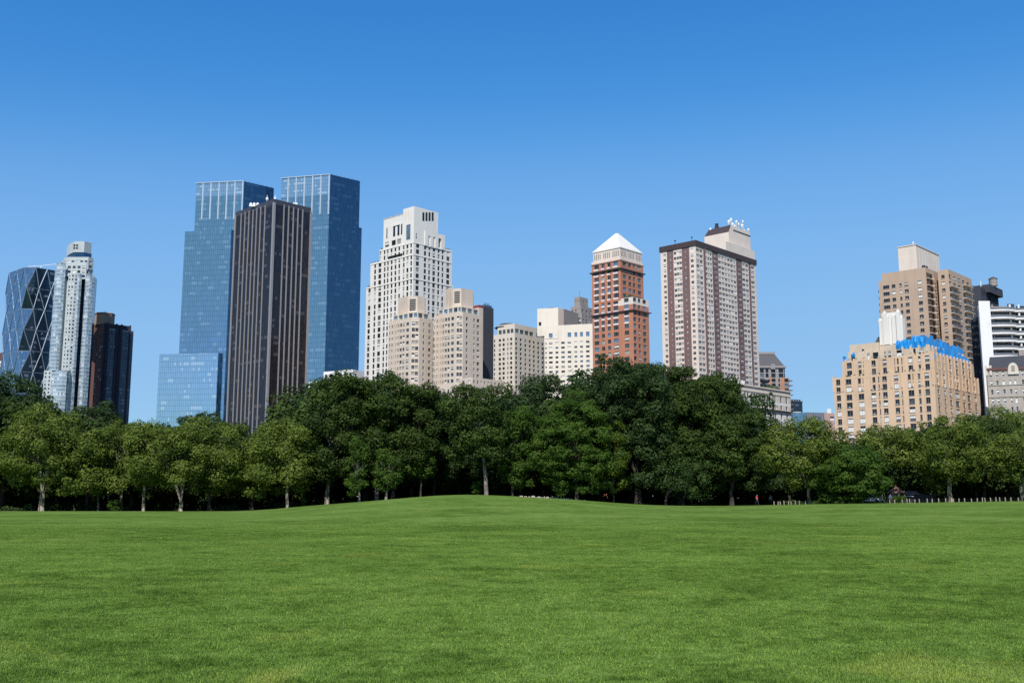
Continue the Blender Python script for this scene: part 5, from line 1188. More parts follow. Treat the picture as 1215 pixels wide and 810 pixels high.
# ------------------------------------------------------------------ place the windows
bpy.context.view_layer.update()
import re
for B in BLDS:
    # merge helper part names that carry running numbers: real part objects, plain names
    for k, A in B.acc.items():
        if A.f: A.build(re.sub(r'(_-?\d+)+$', '', k), B.root)
bpy.context.view_layer.update()
dg = bpy.context.evaluated_depsgraph_get(); cam0 = Vector((0, 0, EYE))
NWIN = 0
for B in BLDS:
    vis, rest = [], []
    ws = []
    for w in B.wins:
        (x, y, z), ang, (dx, dy), ww, hh, fr, mix, sash = w
        wx, wy = B.ox + x, B.oy + y; px, py = proj(wx, wy, z)
        if py > treeline(px) + 40 or px > 1330 or px < -110: continue
        v = Vector((wx, wy, z)) - cam0; d = v.length; cosn = (v.x * dx + v.y * dy) / d
        tot = sum(m[1] for m in mix); r = B.rng.random() * tot; var = mix[-1][0]
        for m, q in mix:
            r -= q
            if r <= 0: var = m; break
        area = ww * hh * max(cosn, 0) / d / d
        seen = py < treeline(px) + 8 and -2 < px < 1217 and cosn > 0
        if seen:
            ok, loc, *_ = SC.ray_cast(dg, cam0, v.normalized(), distance=d - 2.0)
            if ok: seen = False
        (vis if seen else rest).append((area, w, var))
    vis.sort(key=lambda t: -t[0]); top = vis[:100]; rest = vis[100:] + rest
    for area, w, var in top:
        (x, y, z), ang, _, ww, hh, fr, mix, sash = w
        me, A = win_mesh(ww, hh, fr, var, sash)
        o = bpy.data.objects.new('window', me); COL.objects.link(o); o.parent = B.root; o.location = (x, y, z); o.rotation_euler = (0, 0, ang); NWIN += 1
    if rest:
        V = []; F = []; MI = []; mats = []
        for area, w, var in rest:
            (x, y, z), ang, _, ww, hh, fr, mix, sash = w
            me, A = win_mesh(ww, hh, fr, var, sash); ca, sa = math.cos(ang), math.sin(ang); k = len(V)
            V.extend([(x + ca * p[0] - sa * p[1], y + sa * p[0] + ca * p[1], z + p[2]) for p in A.v]); F.extend([tuple(i + k for i in f) for f in A.f])
            for m in A.m:
                mt = A.mats[m]
                if mt not in mats: mats.append(mt)
                MI.append(mats.index(mt))
        me = bpy.data.meshes.new('windows'); me.from_pydata(V, [], F)
        for m in mats: me.materials.append(m)
        me.polygons.foreach_set('material_index', MI); me.update()
        o = bpy.data.objects.new('further_windows', me); COL.objects.link(o); o.parent = B.root; o['kind'] = 'stuff'
print('windows placed', NWIN)
# ================================================================== GROUND
def lawn_nodes(nt, n, l):
    """shared colour of turf: broad patches + yellow and dark mottling in world space"""
    ge = n.new("ShaderNodeNewGeometry")
    mp = n.new("ShaderNodeMapping"); mp.inputs[3].default_value = (1, 1, 0); l.new(ge.outputs["Position"], mp.inputs[0])
    def noise(sc, det, dist=0.0):
        x = n.new("ShaderNodeTexNoise"); x.inputs["Scale"].default_value = sc; x.inputs["Detail"].default_value = det; x.inputs["Distortion"].default_value = dist; l.new(mp.outputs[0], x.inputs[0]); return x.outputs[0]
    a, b, c = noise(0.09, 4, .4), noise(0.75, 5, .3), noise(4.0, 4)
    r = ramp(n, [(0.41, LAWN_D), (0.5, LAWN_M), (0.60, LAWN_L)])
    m = n.new("ShaderNodeMath"); m.operation = 'ADD'; l.new(a, m.inputs[0]); l.new(b, m.inputs[1])
    m1 = n.new("ShaderNodeMath"); m1.operation = 'MULTIPLY_ADD'; l.new(c, m1.inputs[0]); m1.inputs[1].default_value = 1.1; l.new(m.outputs[0], m1.inputs[2])
    m2 = n.new("ShaderNodeMath"); m2.operation = 'DIVIDE'; l.new(m1.outputs[0], m2.inputs[0]); m2.inputs[1].default_value = 3.1; l.new(m2.outputs[0], r.inputs[0])
    ry = ramp(n, [(0.60, (0, 0, 0)), (0.75, (1, 1, 1))]); y = noise(0.30, 6, .8); l.new(y, ry.inputs[0])
    mx = n.new("ShaderNodeMixRGB"); mx.inputs[2].default_value = (*LAWN_Y, 1); l.new(r.outputs[0], mx.inputs[1])
    mm = n.new("ShaderNodeMath"); mm.operation = 'MULTIPLY'; mm.inputs[1].default_value = .75; l.new(ry.outputs[0], mm.inputs[0]); l.new(mm.outputs[0], mx.inputs[0])
    return mx.outputs[0], mp.outputs[0]
LAWN_D, LAWN_M, LAWN_L, LAWN_Y = (0.072, 0.134, 0.021), (0.132, 0.225, 0.041), (0.19, 0.295, 0.066), (0.27, 0.32, 0.07)
def lawn_material():
    m, nt, n, l, b = nmat('mown_lawn'); col, pos = lawn_nodes(nt, n, l)
    f = n.new("ShaderNodeTexNoise"); f.inputs["Scale"].default_value = 14; f.inputs["Detail"].default_value = 6; f.inputs["Roughness"].default_value = .7; l.new(pos, f.inputs[0])
    r = ramp(n, [(0.3, (.5, .48, .5)), (0.7, (1.08, 1.04, 1.05))]); l.new(f.outputs[0], r.inputs[0])
    mx = n.new("ShaderNodeMixRGB"); mx.blend_type = 'MULTIPLY'; mx.inputs[0].default_value = 1; l.new(col, mx.inputs[1]); l.new(r.outputs[0], mx.inputs[2])
    l.new(mx.outputs[0], b.inputs["Base Color"]); b.inputs["Roughness"].default_value = .8; b.inputs["Specular IOR Level"].default_value = 0
    bp = n.new("ShaderNodeBump"); bp.inputs["Strength"].default_value = .35; bp.inputs["Distance"].default_value = .12; l.new(f.outputs[0], bp.inputs["Height"]); l.new(bp.outputs[0], b.inputs["Normal"])
    return m
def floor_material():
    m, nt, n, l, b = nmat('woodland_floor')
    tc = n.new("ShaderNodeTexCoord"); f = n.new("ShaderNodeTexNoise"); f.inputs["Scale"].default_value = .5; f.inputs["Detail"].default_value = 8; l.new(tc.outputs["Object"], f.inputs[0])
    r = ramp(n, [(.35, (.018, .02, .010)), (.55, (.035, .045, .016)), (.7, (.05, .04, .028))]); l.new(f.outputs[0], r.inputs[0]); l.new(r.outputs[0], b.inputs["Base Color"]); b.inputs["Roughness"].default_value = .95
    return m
LAWNM, FLOORM = lawn_material(), floor_material()
def ground():
    xs = np.unique(np.concatenate([np.linspace(-140, 140, 281), np.array([-4000, -2000, -1200, -800, -500, -350, -250, -190, 190, 250, 350, 500, 800, 1200, 2000, 4000])]))
    ys = np.unique(np.concatenate([[-400, -200, -100, -50], np.linspace(-20, 230, 251), [EDGE_Y, 250, 280, 320, 400, 600, 1000, 2000, 4500]]))
    Xg, Yg = np.meshgrid(xs, ys); Zg = ground_z(Xg, Yg); nx, ny = len(xs), len(ys)
    v = np.stack([Xg.ravel(), Yg.ravel(), Zg.ravel()], 1)
    i = np.arange(nx - 1)[None, :] + np.arange(ny - 1)[:, None] * nx; i = i.ravel(); f = np.stack([i, i + 1, i + nx + 1, i + nx], 1)
    me = bpy.data.meshes.new('lawn'); me.vertices.add(len(v)); me.vertices.foreach_set('co', v.ravel().astype(np.float32)); me.loops.add(f.size); me.loops.foreach_set('vertex_index', f.ravel().astype(np.int32))
    me.polygons.add(len(f)); me.polygons.foreach_set('loop_start', (np.arange(len(f)) * 4).astype(np.int32)); me.polygons.foreach_set('loop_total', np.full(len(f), 4, np.int32))
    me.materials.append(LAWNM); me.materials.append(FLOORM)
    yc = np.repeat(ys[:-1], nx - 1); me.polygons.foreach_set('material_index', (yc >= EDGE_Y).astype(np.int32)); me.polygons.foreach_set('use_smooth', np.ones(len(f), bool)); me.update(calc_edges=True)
    o = bpy.data.objects.new('ground', me); COL.objects.link(o); o['kind'] = 'structure'; return o
ground()

# ---- real grass blades over the near lawn
def grass():
    m, nt, n, l, b = nmat('grass_blades'); col, pos = lawn_nodes(nt, n, l)
    at_ = n.new("ShaderNodeAttribute"); at_.attribute_name = 'tint'
    r = ramp(n, [(0, (.62, .68, .55)), (.45, (1.28, 1.24, 1.15)), (.8, (1.85, 1.65, 1.4)), (1, (3.0, 2.4, 2.2))]); l.new(at_.outputs["Fac"], r.inputs[0])
    mx = n.new("ShaderNodeMixRGB"); mx.blend_type = 'MULTIPLY'; mx.inputs[0].default_value = 1; l.new(col, mx.inputs[1]); l.new(r.outputs[0], mx.inputs[2])
    l.new(mx.outputs[0], b.inputs["Base Color"]); b.inputs["Roughness"].default_value = .6; b.inputs["Specular IOR Level"].default_value = .12
    tr = n.new("ShaderNodeBsdfTranslucent"); l.new(mx.outputs[0], tr.inputs[0]); ms = n.new("ShaderNodeMixShader"); ms.inputs[0].default_value = .3
    l.new(b.outputs[0], ms.inputs[1]); l.new(tr.outputs[0], ms.inputs[2]); l.new(ms.outputs[0], n["Material Output"].inputs[0])
    rg = np.random.default_rng(5); coll = bpy.data.collections.new('grass_tufts')
    for k in range(3):
        N = 3400; S = 1.06
        p = rg.uniform(-S / 2, S / 2, (N, 2)); th = rg.uniform(0, 2 * math.pi, N); h = rg.uniform(.016, .040, N); w = rg.uniform(.0022, .0042, N)
        cl = .75 + .5 * np.sin(p[:, 0] * 9 + k) * np.sin(p[:, 1] * 8 + k * 2); h = h * np.clip(cl, .5, 1.3)
        lean = rg.uniform(.0, .032, N); ld = rg.uniform(0, 2 * math.pi, N)
        b0 = np.stack([p[:, 0] - w * np.cos(th), p[:, 1] - w * np.sin(th), np.full(N, -.01)], 1); b1 = np.stack([p[:, 0] + w * np.cos(th), p[:, 1] + w * np.sin(th), np.full(N, -.01)], 1)
        t = np.stack([p[:, 0] + lean * np.cos(ld), p[:, 1] + lean * np.sin(ld), h], 1); mid = (b0 + b1) / 2 * .45 + t * .55; mid[:, 2] = h * .62
        side = np.stack([w * .8 * np.cos(th), w * .8 * np.sin(th), np.zeros(N)], 1)
        v = np.stack([b0, b1, mid + side, t, mid - side], 1).reshape(-1, 3); base = np.arange(N) * 5
        me = bpy.data.meshes.new('tuft'); me.vertices.add(len(v)); me.vertices.foreach_set('co', v.ravel().astype(np.float32))
        f = np.stack([base, base + 1, base + 2, base + 3, base + 4], 1); me.loops.add(f.size); me.loops.foreach_set('vertex_index', f.ravel().astype(np.int32)); me.polygons.add(N)
        me.polygons.foreach_set('loop_start', (np.arange(N) * 5).astype(np.int32)); me.polygons.foreach_set('loop_total', np.full(N, 5, np.int32)); me.update(calc_edges=True)
        a = me.attributes.new('tint', 'FLOAT', 'FACE'); a.data.foreach_set('value', rg.beta(2, 2.4, N).astype(np.float32)); me.materials.append(m)
        o = bpy.data.objects.new('tuft', me); coll.objects.link(o)
    pts, rot, sc = [], [], []
    for y in np.arange(6.5, 76, 1.0):
        hw = y * .56 + 2.5
        for x in np.arange(-math.ceil(hw), math.ceil(hw) + 1, 1.0):
            px_, py_ = x + rg.uniform(-.05, .05), y + rg.uniform(-.05, .05); pts.append((px_, py_, gz(px_, py_)))
            rot.append(rg.integers(0, 4) * math.pi / 2 + rg.uniform(-.06, .06)); fade = 1 - .85 * float(sstep(38, 76, y)); sc.append(fade * (.75 + .45 * rg.random()))
    me = bpy.data.meshes.new('grass'); me.from_pydata(pts, [], []); 
    a = me.attributes.new('rot', 'FLOAT', 'POINT'); a.data.foreach_set('value', rot); a = me.attributes.new('hs', 'FLOAT', 'POINT'); a.data.foreach_set('value', sc)
    o = bpy.data.objects.new('grass', me); COL.objects.link(o); o['kind'] = 'stuff'; o['label'] = 'short mown green grass covering the open meadow in front'; o['category'] = 'grass'
    g = bpy.data.node_groups.new('grass_scatter', 'GeometryNodeTree'); g.interface.new_socket('Geometry', in_out='INPUT', socket_type='NodeSocketGeometry'); g.interface.new_socket('Geometry', in_out='OUTPUT', socket_type='NodeSocketGeometry')
    N_ = g.nodes; L_ = g.links; gi, go = N_.new('NodeGroupInput'), N_.new('NodeGroupOutput')
    ci = N_.new('GeometryNodeCollectionInfo'); ci.inputs[0].default_value = coll; ci.inputs[1].default_value = True; ci.inputs[2].default_value = True
    ip = N_.new('GeometryNodeInstanceOnPoints'); ip.inputs['Pick Instance'].default_value = True
    ra = N_.new('GeometryNodeInputNamedAttribute'); ra.data_type = 'FLOAT'; ra.inputs[0].default_value = 'rot'; ha = N_.new('GeometryNodeInputNamedAttribute'); ha.data_type = 'FLOAT'; ha.inputs[0].default_value = 'hs'
    c1 = N_.new('ShaderNodeCombineXYZ'); c2 = N_.new('ShaderNodeCombineXYZ'); c2.inputs[0].default_value = 1; c2.inputs[1].default_value = 1
    L_.new(ra.outputs[0], c1.inputs[2]); L_.new(ha.outputs[0], c2.inputs[2]); L_.new(gi.outputs[0], ip.inputs['Points']); L_.new(ci.outputs[0], ip.inputs['Instance']); L_.new(c1.outputs[0], ip.inputs['Rotation']); L_.new(c2.outputs[0], ip.inputs['Scale']); L_.new(ip.outputs[0], go.inputs[0])
    md = o.modifiers.new('scatter', 'NODES'); md.node_group = g
grass()

# ================================================================== TREES
def leaf_mat(name, dark, mid, light, trans=.28, gloss=.12):
    m, nt, n, l, b = nmat(name)
    a = n.new("ShaderNodeAttribute"); a.attribute_name = 'tint'
    r = ramp(n, [(0.05, dark), (.5, mid), (.95, light)]); l.new(a.outputs["Fac"], r.inputs[0])
    l.new(r.outputs[0], b.inputs["Base Color"]); b.inputs["Roughness"].default_value = .6; b.inputs["Specular IOR Level"].default_value = gloss
    t = n.new("ShaderNodeBsdfTranslucent"); g = n.new("ShaderNodeMixRGB"); g.blend_type = 'MULTIPLY'; g.inputs[0].default_value = 1; g.inputs[2].default_value = (1.3, 1.35, .6, 1); l.new(r.outputs[0], g.inputs[1]); l.new(g.outputs[0], t.inputs[0])
    ms = n.new("ShaderNodeMixShader"); ms.inputs[0].default_value = trans; l.new(b.outputs[0], ms.inputs[1]); l.new(t.outputs[0], ms.inputs[2]); l.new(ms.outputs[0], n["Material Output"].inputs[0])
    return m
def bark_mat(name, base, patch, amt):
    m, nt, n, l, b = nmat(name)
    tc = n.new("ShaderNodeTexCoord"); mp = n.new("ShaderNodeMapping"); mp.inputs[3].default_value = (1, 1, .45); l.new(tc.outputs["Object"], mp.inputs[0])
    f = n.new("ShaderNodeTexNoise"); f.inputs["Scale"].default_value = 2.2; f.inputs["Detail"].default_value = 3; l.new(mp.outputs[0], f.inputs[0])
    r = ramp(n, [(amt - .04, base), (amt + .04, patch)]); l.new(f.outputs[0], r.inputs[0]); l.new(r.outputs[0], b.inputs["Base Color"]); b.inputs["Roughness"].default_value = .9
    g = n.new("ShaderNodeTexNoise"); g.inputs["Scale"].default_value = 9; l.new(mp.outputs[0], g.inputs[0]); bp = n.new("ShaderNodeBump"); bp.inputs["Distance"].default_value = .05; l.new(g.outputs[0], bp.inputs["Height"]); l.new(bp.outputs[0], b.inputs["Normal"])
    return m
LEAF = {
 'plane': leaf_mat('plane_leaves', (0.056, 0.086, 0.013), (0.102, 0.140, 0.022), (0.165, 0.205, 0.040)),
 'elm': leaf_mat('elm_leaves', (0.023, 0.040, 0.008), (0.041, 0.068, 0.013), (0.068, 0.106, 0.019), .22),
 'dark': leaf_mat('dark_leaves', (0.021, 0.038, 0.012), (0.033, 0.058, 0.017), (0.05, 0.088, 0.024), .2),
 'maple': leaf_mat('maple_leaves', (0.028, 0.060, 0.008), (0.048, 0.092, 0.012), (0.085, 0.142, 0.020), .25),
 'lime': leaf_mat('lime_leaves', (0.04, 0.065, 0.008), (0.085, 0.125, 0.012), (0.16, 0.20, 0.025)),
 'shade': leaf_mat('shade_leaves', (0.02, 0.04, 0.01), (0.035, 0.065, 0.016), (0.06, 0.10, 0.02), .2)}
BARK = {'plane': bark_mat('plane_bark', (.10, .08, .055), (.38, .33, .25), .52), 'elm': bark_mat('elm_bark', (.03, .024, .02), (.06, .048, .036), .5), 'grey': bark_mat('grey_bark', (.13, .105, .09), (.24, .20, .17), .5)}
def leaf_mesh(name, P, Nrm, size, tint, mat, rg):
    n = len(P); Nrm = Nrm / np.linalg.norm(Nrm, axis=1, keepdims=True)
    r = rg.normal(size=(n, 3)); T = np.cross(Nrm, r); T /= np.linalg.norm(T, axis=1, keepdims=True); Bt = np.cross(Nrm, T)
    s = size[:, None]; asp = rg.uniform(.45, .8, n)[:, None]
    bend = Nrm * s * rg.uniform(-.25, .1, n)[:, None]
    v = np.stack([P - T * s, P - Bt * s * asp + bend, P + T * s, P + Bt * s * asp + bend], 1).reshape(-1, 3).astype(np.float32)
    me = bpy.data.meshes.new(name); me.vertices.add(4 * n); me.vertices.foreach_set('co', v.ravel()); me.loops.add(4 * n); me.loops.foreach_set('vertex_index', np.arange(4 * n, dtype=np.int32))
    me.polygons.add(n); me.polygons.foreach_set('loop_start', (np.arange(n) * 4).astype(np.int32)); me.polygons.foreach_set('loop_total', np.full(n, 4, np.int32)); me.update(calc_edges=True)
    a = me.attributes.new('tint', 'FLOAT', 'FACE'); a.data.foreach_set('value', np.clip(tint, 0, 1).astype(np.float32)); me.materials.append(mat)
    return me
def crown_mesh(rx, ry, rz, zc, seed, mat, leaf=.24, dens=9.0, lobe=.26, gaps=.0, flat=.8, taper=0.0, nl=None, shell=.62):
    """uneven crown: leaf sprays over many clumps spread through an ellipsoid volume"""
    rg = np.random.default_rng(seed); R0 = lobe * (rx * ry * rz) ** (1 / 3)
    nl = nl or int(2.6 / lobe ** 2.1)
    C = rg.normal(size=(nl, 3)); C /= np.linalg.norm(C, axis=1, keepdims=True)
    # keep the clumps apart: best-candidate sampling
    cand = rg.normal(size=(nl, 12, 3)); cand /= np.linalg.norm(cand, axis=2, keepdims=True); out = [C[0]]
    for k in range(1, nl):
        o = np.array(out); d = ((cand[k][:, None] - o[None]) ** 2).sum(2).min(1); out.append(cand[k][d.argmax()])
    C = np.array(out); C = np.sign(C) * np.abs(C) ** np.array([.8, .8, .72]); C /= np.maximum(1, np.linalg.norm(C, axis=1, keepdims=True) / 1.14); rr = rg.uniform(shell, .98, nl) * (1 + .10 * np.sin(C[:, 0] * 3 + seed) + .08 * np.sin(C[:, 2] * 5 + seed * 2)); C = C * rr[:, None]
    inner = C[: nl // 3] * .5; C = np.vstack([C, inner])
    z = C[:, 2]; k = 1 - taper * np.clip(z, 0, 1) ** 1.5
    C = C * np.array([rx, ry, rz]); C[:, 0] *= k; C[:, 1] *= k; C[:, 2] += zc
    low = C[:, 2] < zc - rz * .9; C[low, 2] = zc - rz * .88 + rg.uniform(-.2, .3, low.sum()) * rz * .3
    rl = R0 * rg.uniform(.55, 1.35, len(C)); Ps, Ns, Ts, Ss = [], [], [], []
    for c, r, i in zip(C, rl, range(len(C))):
        if gaps and rg.random() < gaps: continue
        n = int(4 * math.pi * r * r * dens * 2.1); d = rg.normal(size=(n, 3)); d /= np.linalg.norm(d, axis=1, keepdims=True)
        out_ = (c - np.array([0, 0, zc])) / np.array([rx, ry, rz]); nrm = np.linalg.norm(out_) + 1e-6; keep = (d @ (out_ / nrm)) > -.45; d = d[keep]
        ph = rg.uniform(0, 6.28, 3); bump = 1 + .16 * np.sin(d[:, 0] * 6 + ph[0]) * np.sin(d[:, 1] * 6 + ph[1]) + .12 * np.sin(d[:, 2] * 9 + ph[2])
        rad = r * bump * rg.choice([1.0, .8, 1.18], p=[.6, .28, .12], size=len(d)) * rg.uniform(.88, 1.1, len(d))
        p = c + d * rad[:, None] * np.array([1, 1, flat])
        Ps.append(p); Ns.append(d * .9 + rg.normal(size=d.shape) * .38 + np.array([0, 0, .35])); Ts.append(.5 + rg.normal() * .13 + rg.normal(size=len(d)) * .13); Ss.append(leaf * .8 * rg.uniform(.55, 1.35, len(d)))
    return leaf_mesh('crown', np.vstack(Ps), np.vstack(Ns), np.concatenate(Ss), np.concatenate(Ts), mat, rg)
def tube(A, pts, rads, mat, sides=8):
    """a tapering limb through points"""
    pts = [Vector(p) for p in pts]; rings = []
    for i, p in enumerate(pts):
        d = (pts[min(i + 1, len(pts) - 1)] - pts[max(i - 1, 0)]).normalized(); x = d.cross(Vector((.3, .9, .1))).normalized(); y = d.cross(x)
        rings.append([p + (x * math.cos(2 * math.pi * k / sides) + y * math.sin(2 * math.pi * k / sides)) * rads[i] for k in range(sides)])
    for i in range(len(rings) - 1):
        for k in range(sides): j = (k + 1) % sides; A.face([rings[i][k], rings[i][j], rings[i + 1][j], rings[i + 1][k]], mat)
    A.face(rings[-1], mat)
def trunk_mesh(seed, h, r, crown_c, rx, rz, bark, n_limbs=7, lean=0.0, fork=None, spread=.5):
    rn = random.Random(seed); A = Acc()
    hf = fork or h; top = Vector((lean * hf, 0, hf)); pts = [(0, 0, -.4), (0, 0, 0), (lean * hf * .25 + rn.uniform(-.06, .06), rn.uniform(-.1, .1), hf * .3), (lean * hf * .6 + rn.uniform(-.12, .12), rn.uniform(-.1, .1), hf * .65), tuple(top)]
    tube(A, pts, [r * 1.75, r * 1.28, r, r * .92, r * .85], bark, 10)
    for k in range(n_limbs):
        a = 2 * math.pi * (k + rn.random() * .6) / n_limbs; el = rn.uniform(.35, 1.0); L = spread * rn.uniform(.75, 1.1)
        end = Vector((math.cos(a) * rx * L, math.sin(a) * rx * L, crown_c + rz * (el - .45))); s = top + Vector((0, 0, -rn.uniform(0, .25) * hf * .5 if k else 0))
        m1 = s.lerp(end, .3) + Vector((rn.uniform(-.3, .3), rn.uniform(-.3, .3), .10 * rz)); m2 = s.lerp(end, .65) + Vector((rn.uniform(-.5, .5), rn.uniform(-.5, .5), .09 * rz))
        r0 = r * rn.uniform(.36, .52); tube(A, [s, m1, m2, end], [r0, r0 * .8, r0 * .5, r0 * .14], bark, 7)
        for q in range(3):
            b0 = s.lerp(end, .35 + .2 * q) if q else m1; e = end + Vector((rn.uniform(-1, 1) * rx * .35, rn.uniform(-1, 1) * rx * .35, rn.uniform(-.15, .3) * rz)); mm = b0.lerp(e, .5) + Vector((0, 0, .5)); tube(A, [b0, mm, e], [r0 * .36, r0 * .24, r0 * .06], bark, 5)
    return A
def tree(kind, name, label, px0, px1, ytop, ybot, D, trunk_px=None, ybase=None, seed=1, group=None, bark='plane', r=.34, leafsz=.23, dens=9, lobe=.25, gaps=0.0, taper=.1, flat=.8, lean=0.0, fork=None, depth=1.0, limbs=7, cat='tree', spread=.48, shell=.62):
    pxc = (px0 + px1) / 2; tpx = trunk_px if trunk_px is not None else pxc
    x = at(tpx, 590, D)[0]; zb = gz(x, D)
    e_ = 5 if kind in ('plane', 'elm', 'dark') else 4 if px1 - px0 > 60 else 1; px0 -= e_; px1 += e_
    rx = (at(px1, 520, D)[0] - at(px0, 520, D)[0]) / 2; zt = at(pxc, ytop, D)[2]; zl = at(pxc, ybot, D)[2]
    rz = (zt - zl) / 2; zc = (zt + zl) / 2 - zb; cx = at(pxc, 520, D)[0] - x
    T = root(name, label, cat, (x, D, zb), group)
    # leaf sprays reach a little past the clump centres, so pull the envelope in
    R0 = lobe * (rx * rx * depth * rz) ** (1 / 3)
    me = crown_mesh(max(rx - R0 * .6, rx * .5), max(rx * depth - R0 * .7, rx * .4), max(rz - R0 * (.72 if kind == 'plane' else .42), rz * .5), zc, seed, LEAF[kind], leafsz, dens, lobe, gaps, flat, taper, shell=shell)
    o = bpy.data.objects.new('crown', me); COL.objects.link(o); o.parent = T; o.location = (cx, 0, 0)
    th = max(zc - rz * .7, rz * .15); A = trunk_mesh(seed, th, r, zc, rx * .9, rz, BARK[bark], limbs, lean, fork, spread)
    for i in range(len(A.v)):       # limbs lean over towards the crown's centre
        v = A.v[i]; t = min(max((v[2] - th * .8) / max(zc - th * .8, .1), 0), 1); A.v[i] = (v[0] + cx * t, v[1], v[2])
    A.build('trunk', T, smooth=True)
    return T
g1 = 'plane trees along the left lawn edge'; g2 = 'plane trees along the right lawn edge'; g3 = 'tall dark trees in the middle'
# left: plane trees with pale blotched trunks
tree('plane', 'plane_tree', 'leftmost broad plane tree with pale blotched trunk under the faceted tower', -2, 98, 477, 588, 166, 50, seed=1, group=g1, r=.42, gaps=.06, ybase=606, fork=3.2)
tree('plane', 'plane_tree', 'drooping plane tree between the blotched trunk and the brick tower', 66, 142, 500, 596, 168, 117, seed=2, group=g1, r=.18, gaps=.08, bark='elm')
tree('plane', 'plane_tree', 'plane tree with two thin upright trunks below the dark brick tower', 112, 196, 486, 588, 170, 144, seed=3, group=g1, r=.22, gaps=.07, fork=3.5)
tree('plane', 'plane_tree', 'slim trunked plane tree left of the white forked trunk', 150, 205, 498, 584, 166, 171, seed=4, group=g1, r=.22, gaps=.08)
tree('plane', 'plane_tree', 'plane tree with short sunlit forked white trunk below the pale glass wing', 160, 250, 492, 588, 165, 215, seed=5, group=g1, r=.30, gaps=.07, fork=1.6, limbs=6, spread=.7, bark='plane')
tree('plane', 'plane_tree', 'wide plane tree with dark slanting trunk below the bronze tower', 200, 304, 484, 594, 170, 248, seed=6, group=g1, r=.26, gaps=.05, bark='elm')
tree('plane', 'plane_tree', 'low leaning plane tree filling the gap below the bronze tower', 262, 335, 515, 597, 171, 300, seed=7, group=g1, r=.2, gaps=.06, bark='elm')
tree('plane', 'plane_tree', 'rounded plane tree against the left edge of the tall dark trees', 294, 384, 488, 592, 168, 341, seed=8, group=g1, r=.24, gaps=.05)
# middle: tall dark trees
tree('elm', 'elm_tree', 'tall dark tree with pale lower trunk at the left end of the dark group', 362, 448, 438, 584, 170, 388, seed=11, group=g3, r=.33, bark='plane', leafsz=.25, dens=8.5, gaps=.06, taper=.25, lobe=.23)
tree('elm', 'elm_tree', 'tallest dark tree under the white limestone tower', 398, 478, 431, 574, 173, 447, seed=12, group=g3, r=.32, bark='grey', leafsz=.25, dens=8.5, gaps=.05, lobe=.23)
tree('elm', 'elm_tree', 'dark spreading tree in front of the left beige tower', 448, 530, 438, 578, 174, 466, seed=13, group=g3, r=.3, bark='elm', leafsz=.25, dens=8.5, gaps=.06, lobe=.23)
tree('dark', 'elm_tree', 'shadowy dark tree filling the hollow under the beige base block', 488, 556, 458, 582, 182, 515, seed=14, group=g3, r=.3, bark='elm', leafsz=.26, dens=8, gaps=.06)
tree('maple', 'young_tree', 'narrow leafy column of a young tree with tiny trunk', 409, 441, 515, 593, 164, 426, seed=15, r=.17, bark='grey', lobe=.3, leafsz=.2, dens=11, taper=.3)
tree('maple', 'young_tree', 'small mid green tree hanging over a leaning grey trunk', 441, 482, 528, 586, 165, 458, seed=16, r=.2, bark='grey', lobe=.3, leafsz=.2, dens=11, lean=.1)
tree('maple', 'young_tree', 'small low branching tree right of the leaning grey trunk', 478, 520, 536, 572, 172, 499, seed=17, r=.15, bark='elm', lobe=.32, leafsz=.2, dens=10)
tree('elm', 'elm_tree', 'dark tree with long bare grey trunk on top of the mound', 528, 606, 450, 562, 166, 577, seed=18, group=g3, r=.28, bark='grey', leafsz=.25, dens=8.5, gaps=.07, fork=9.0, lean=-.03, lobe=.24, spread=.45)
tree('maple', 'maple_tree', 'slender mid green maple right of the bare grey trunk', 580, 640, 468, 586, 168, 608, seed=19, r=.22, bark='elm', leafsz=.21, dens=11, taper=.35, lobe=.24)
tree('maple', 'maple_tree', 'broad bright green maple in the centre reaching down to the grass', 622, 738, 470, 594, 166, 684, seed=20, r=.26, bark='elm', leafsz=.2, dens=12, taper=.3, lobe=.125, flat=.6, shell=.75)
tree('lime', 'young_tree', 'yellowish green young tree on the right flank of the bright maple', 706, 748, 494, 592, 165, 728, seed=26, r=.14, bark='elm', leafsz=.2, dens=8, lobe=.26, gaps=.12)
tree('dark', 'elm_tree', 'bluish dark tree crown behind the bright maple', 604, 722, 444, 575, 192, 660, seed=21, group=g3, r=.4, bark='elm', leafsz=.26, dens=8.5, taper=.2)
tree('dark', 'elm_tree', 'huge domed bluish dark tree under the orange tower', 690, 806, 411, 592, 172, 757, seed=22, group=g3, r=.55, bark='elm', leafsz=.25, dens=9.5, lobe=.135, taper=0)
tree('elm', 'elm_tree', 'huge domed dark tree under the striped brown tower', 772, 892, 424, 594, 174, 808, seed=23, group=g3, r=.5, bark='elm', leafsz=.25, dens=9.5, lobe=.135, taper=.12)
tree('elm', 'elm_tree', 'lower dark tree sloping down to the long beige building', 840, 920, 482, 592, 170, 868, seed=24, group=g3, r=.35, bark='elm', leafsz=.24, dens=9.5, lobe=.22, taper=.3)
tree('shade', 'young_tree', 'small drooping tree in the shade between the two huge domed trees', 760, 850, 540, 594, 168, 790, seed=25, r=.2, bark='elm', leafsz=.2, dens=8, lobe=.3, gaps=.1)
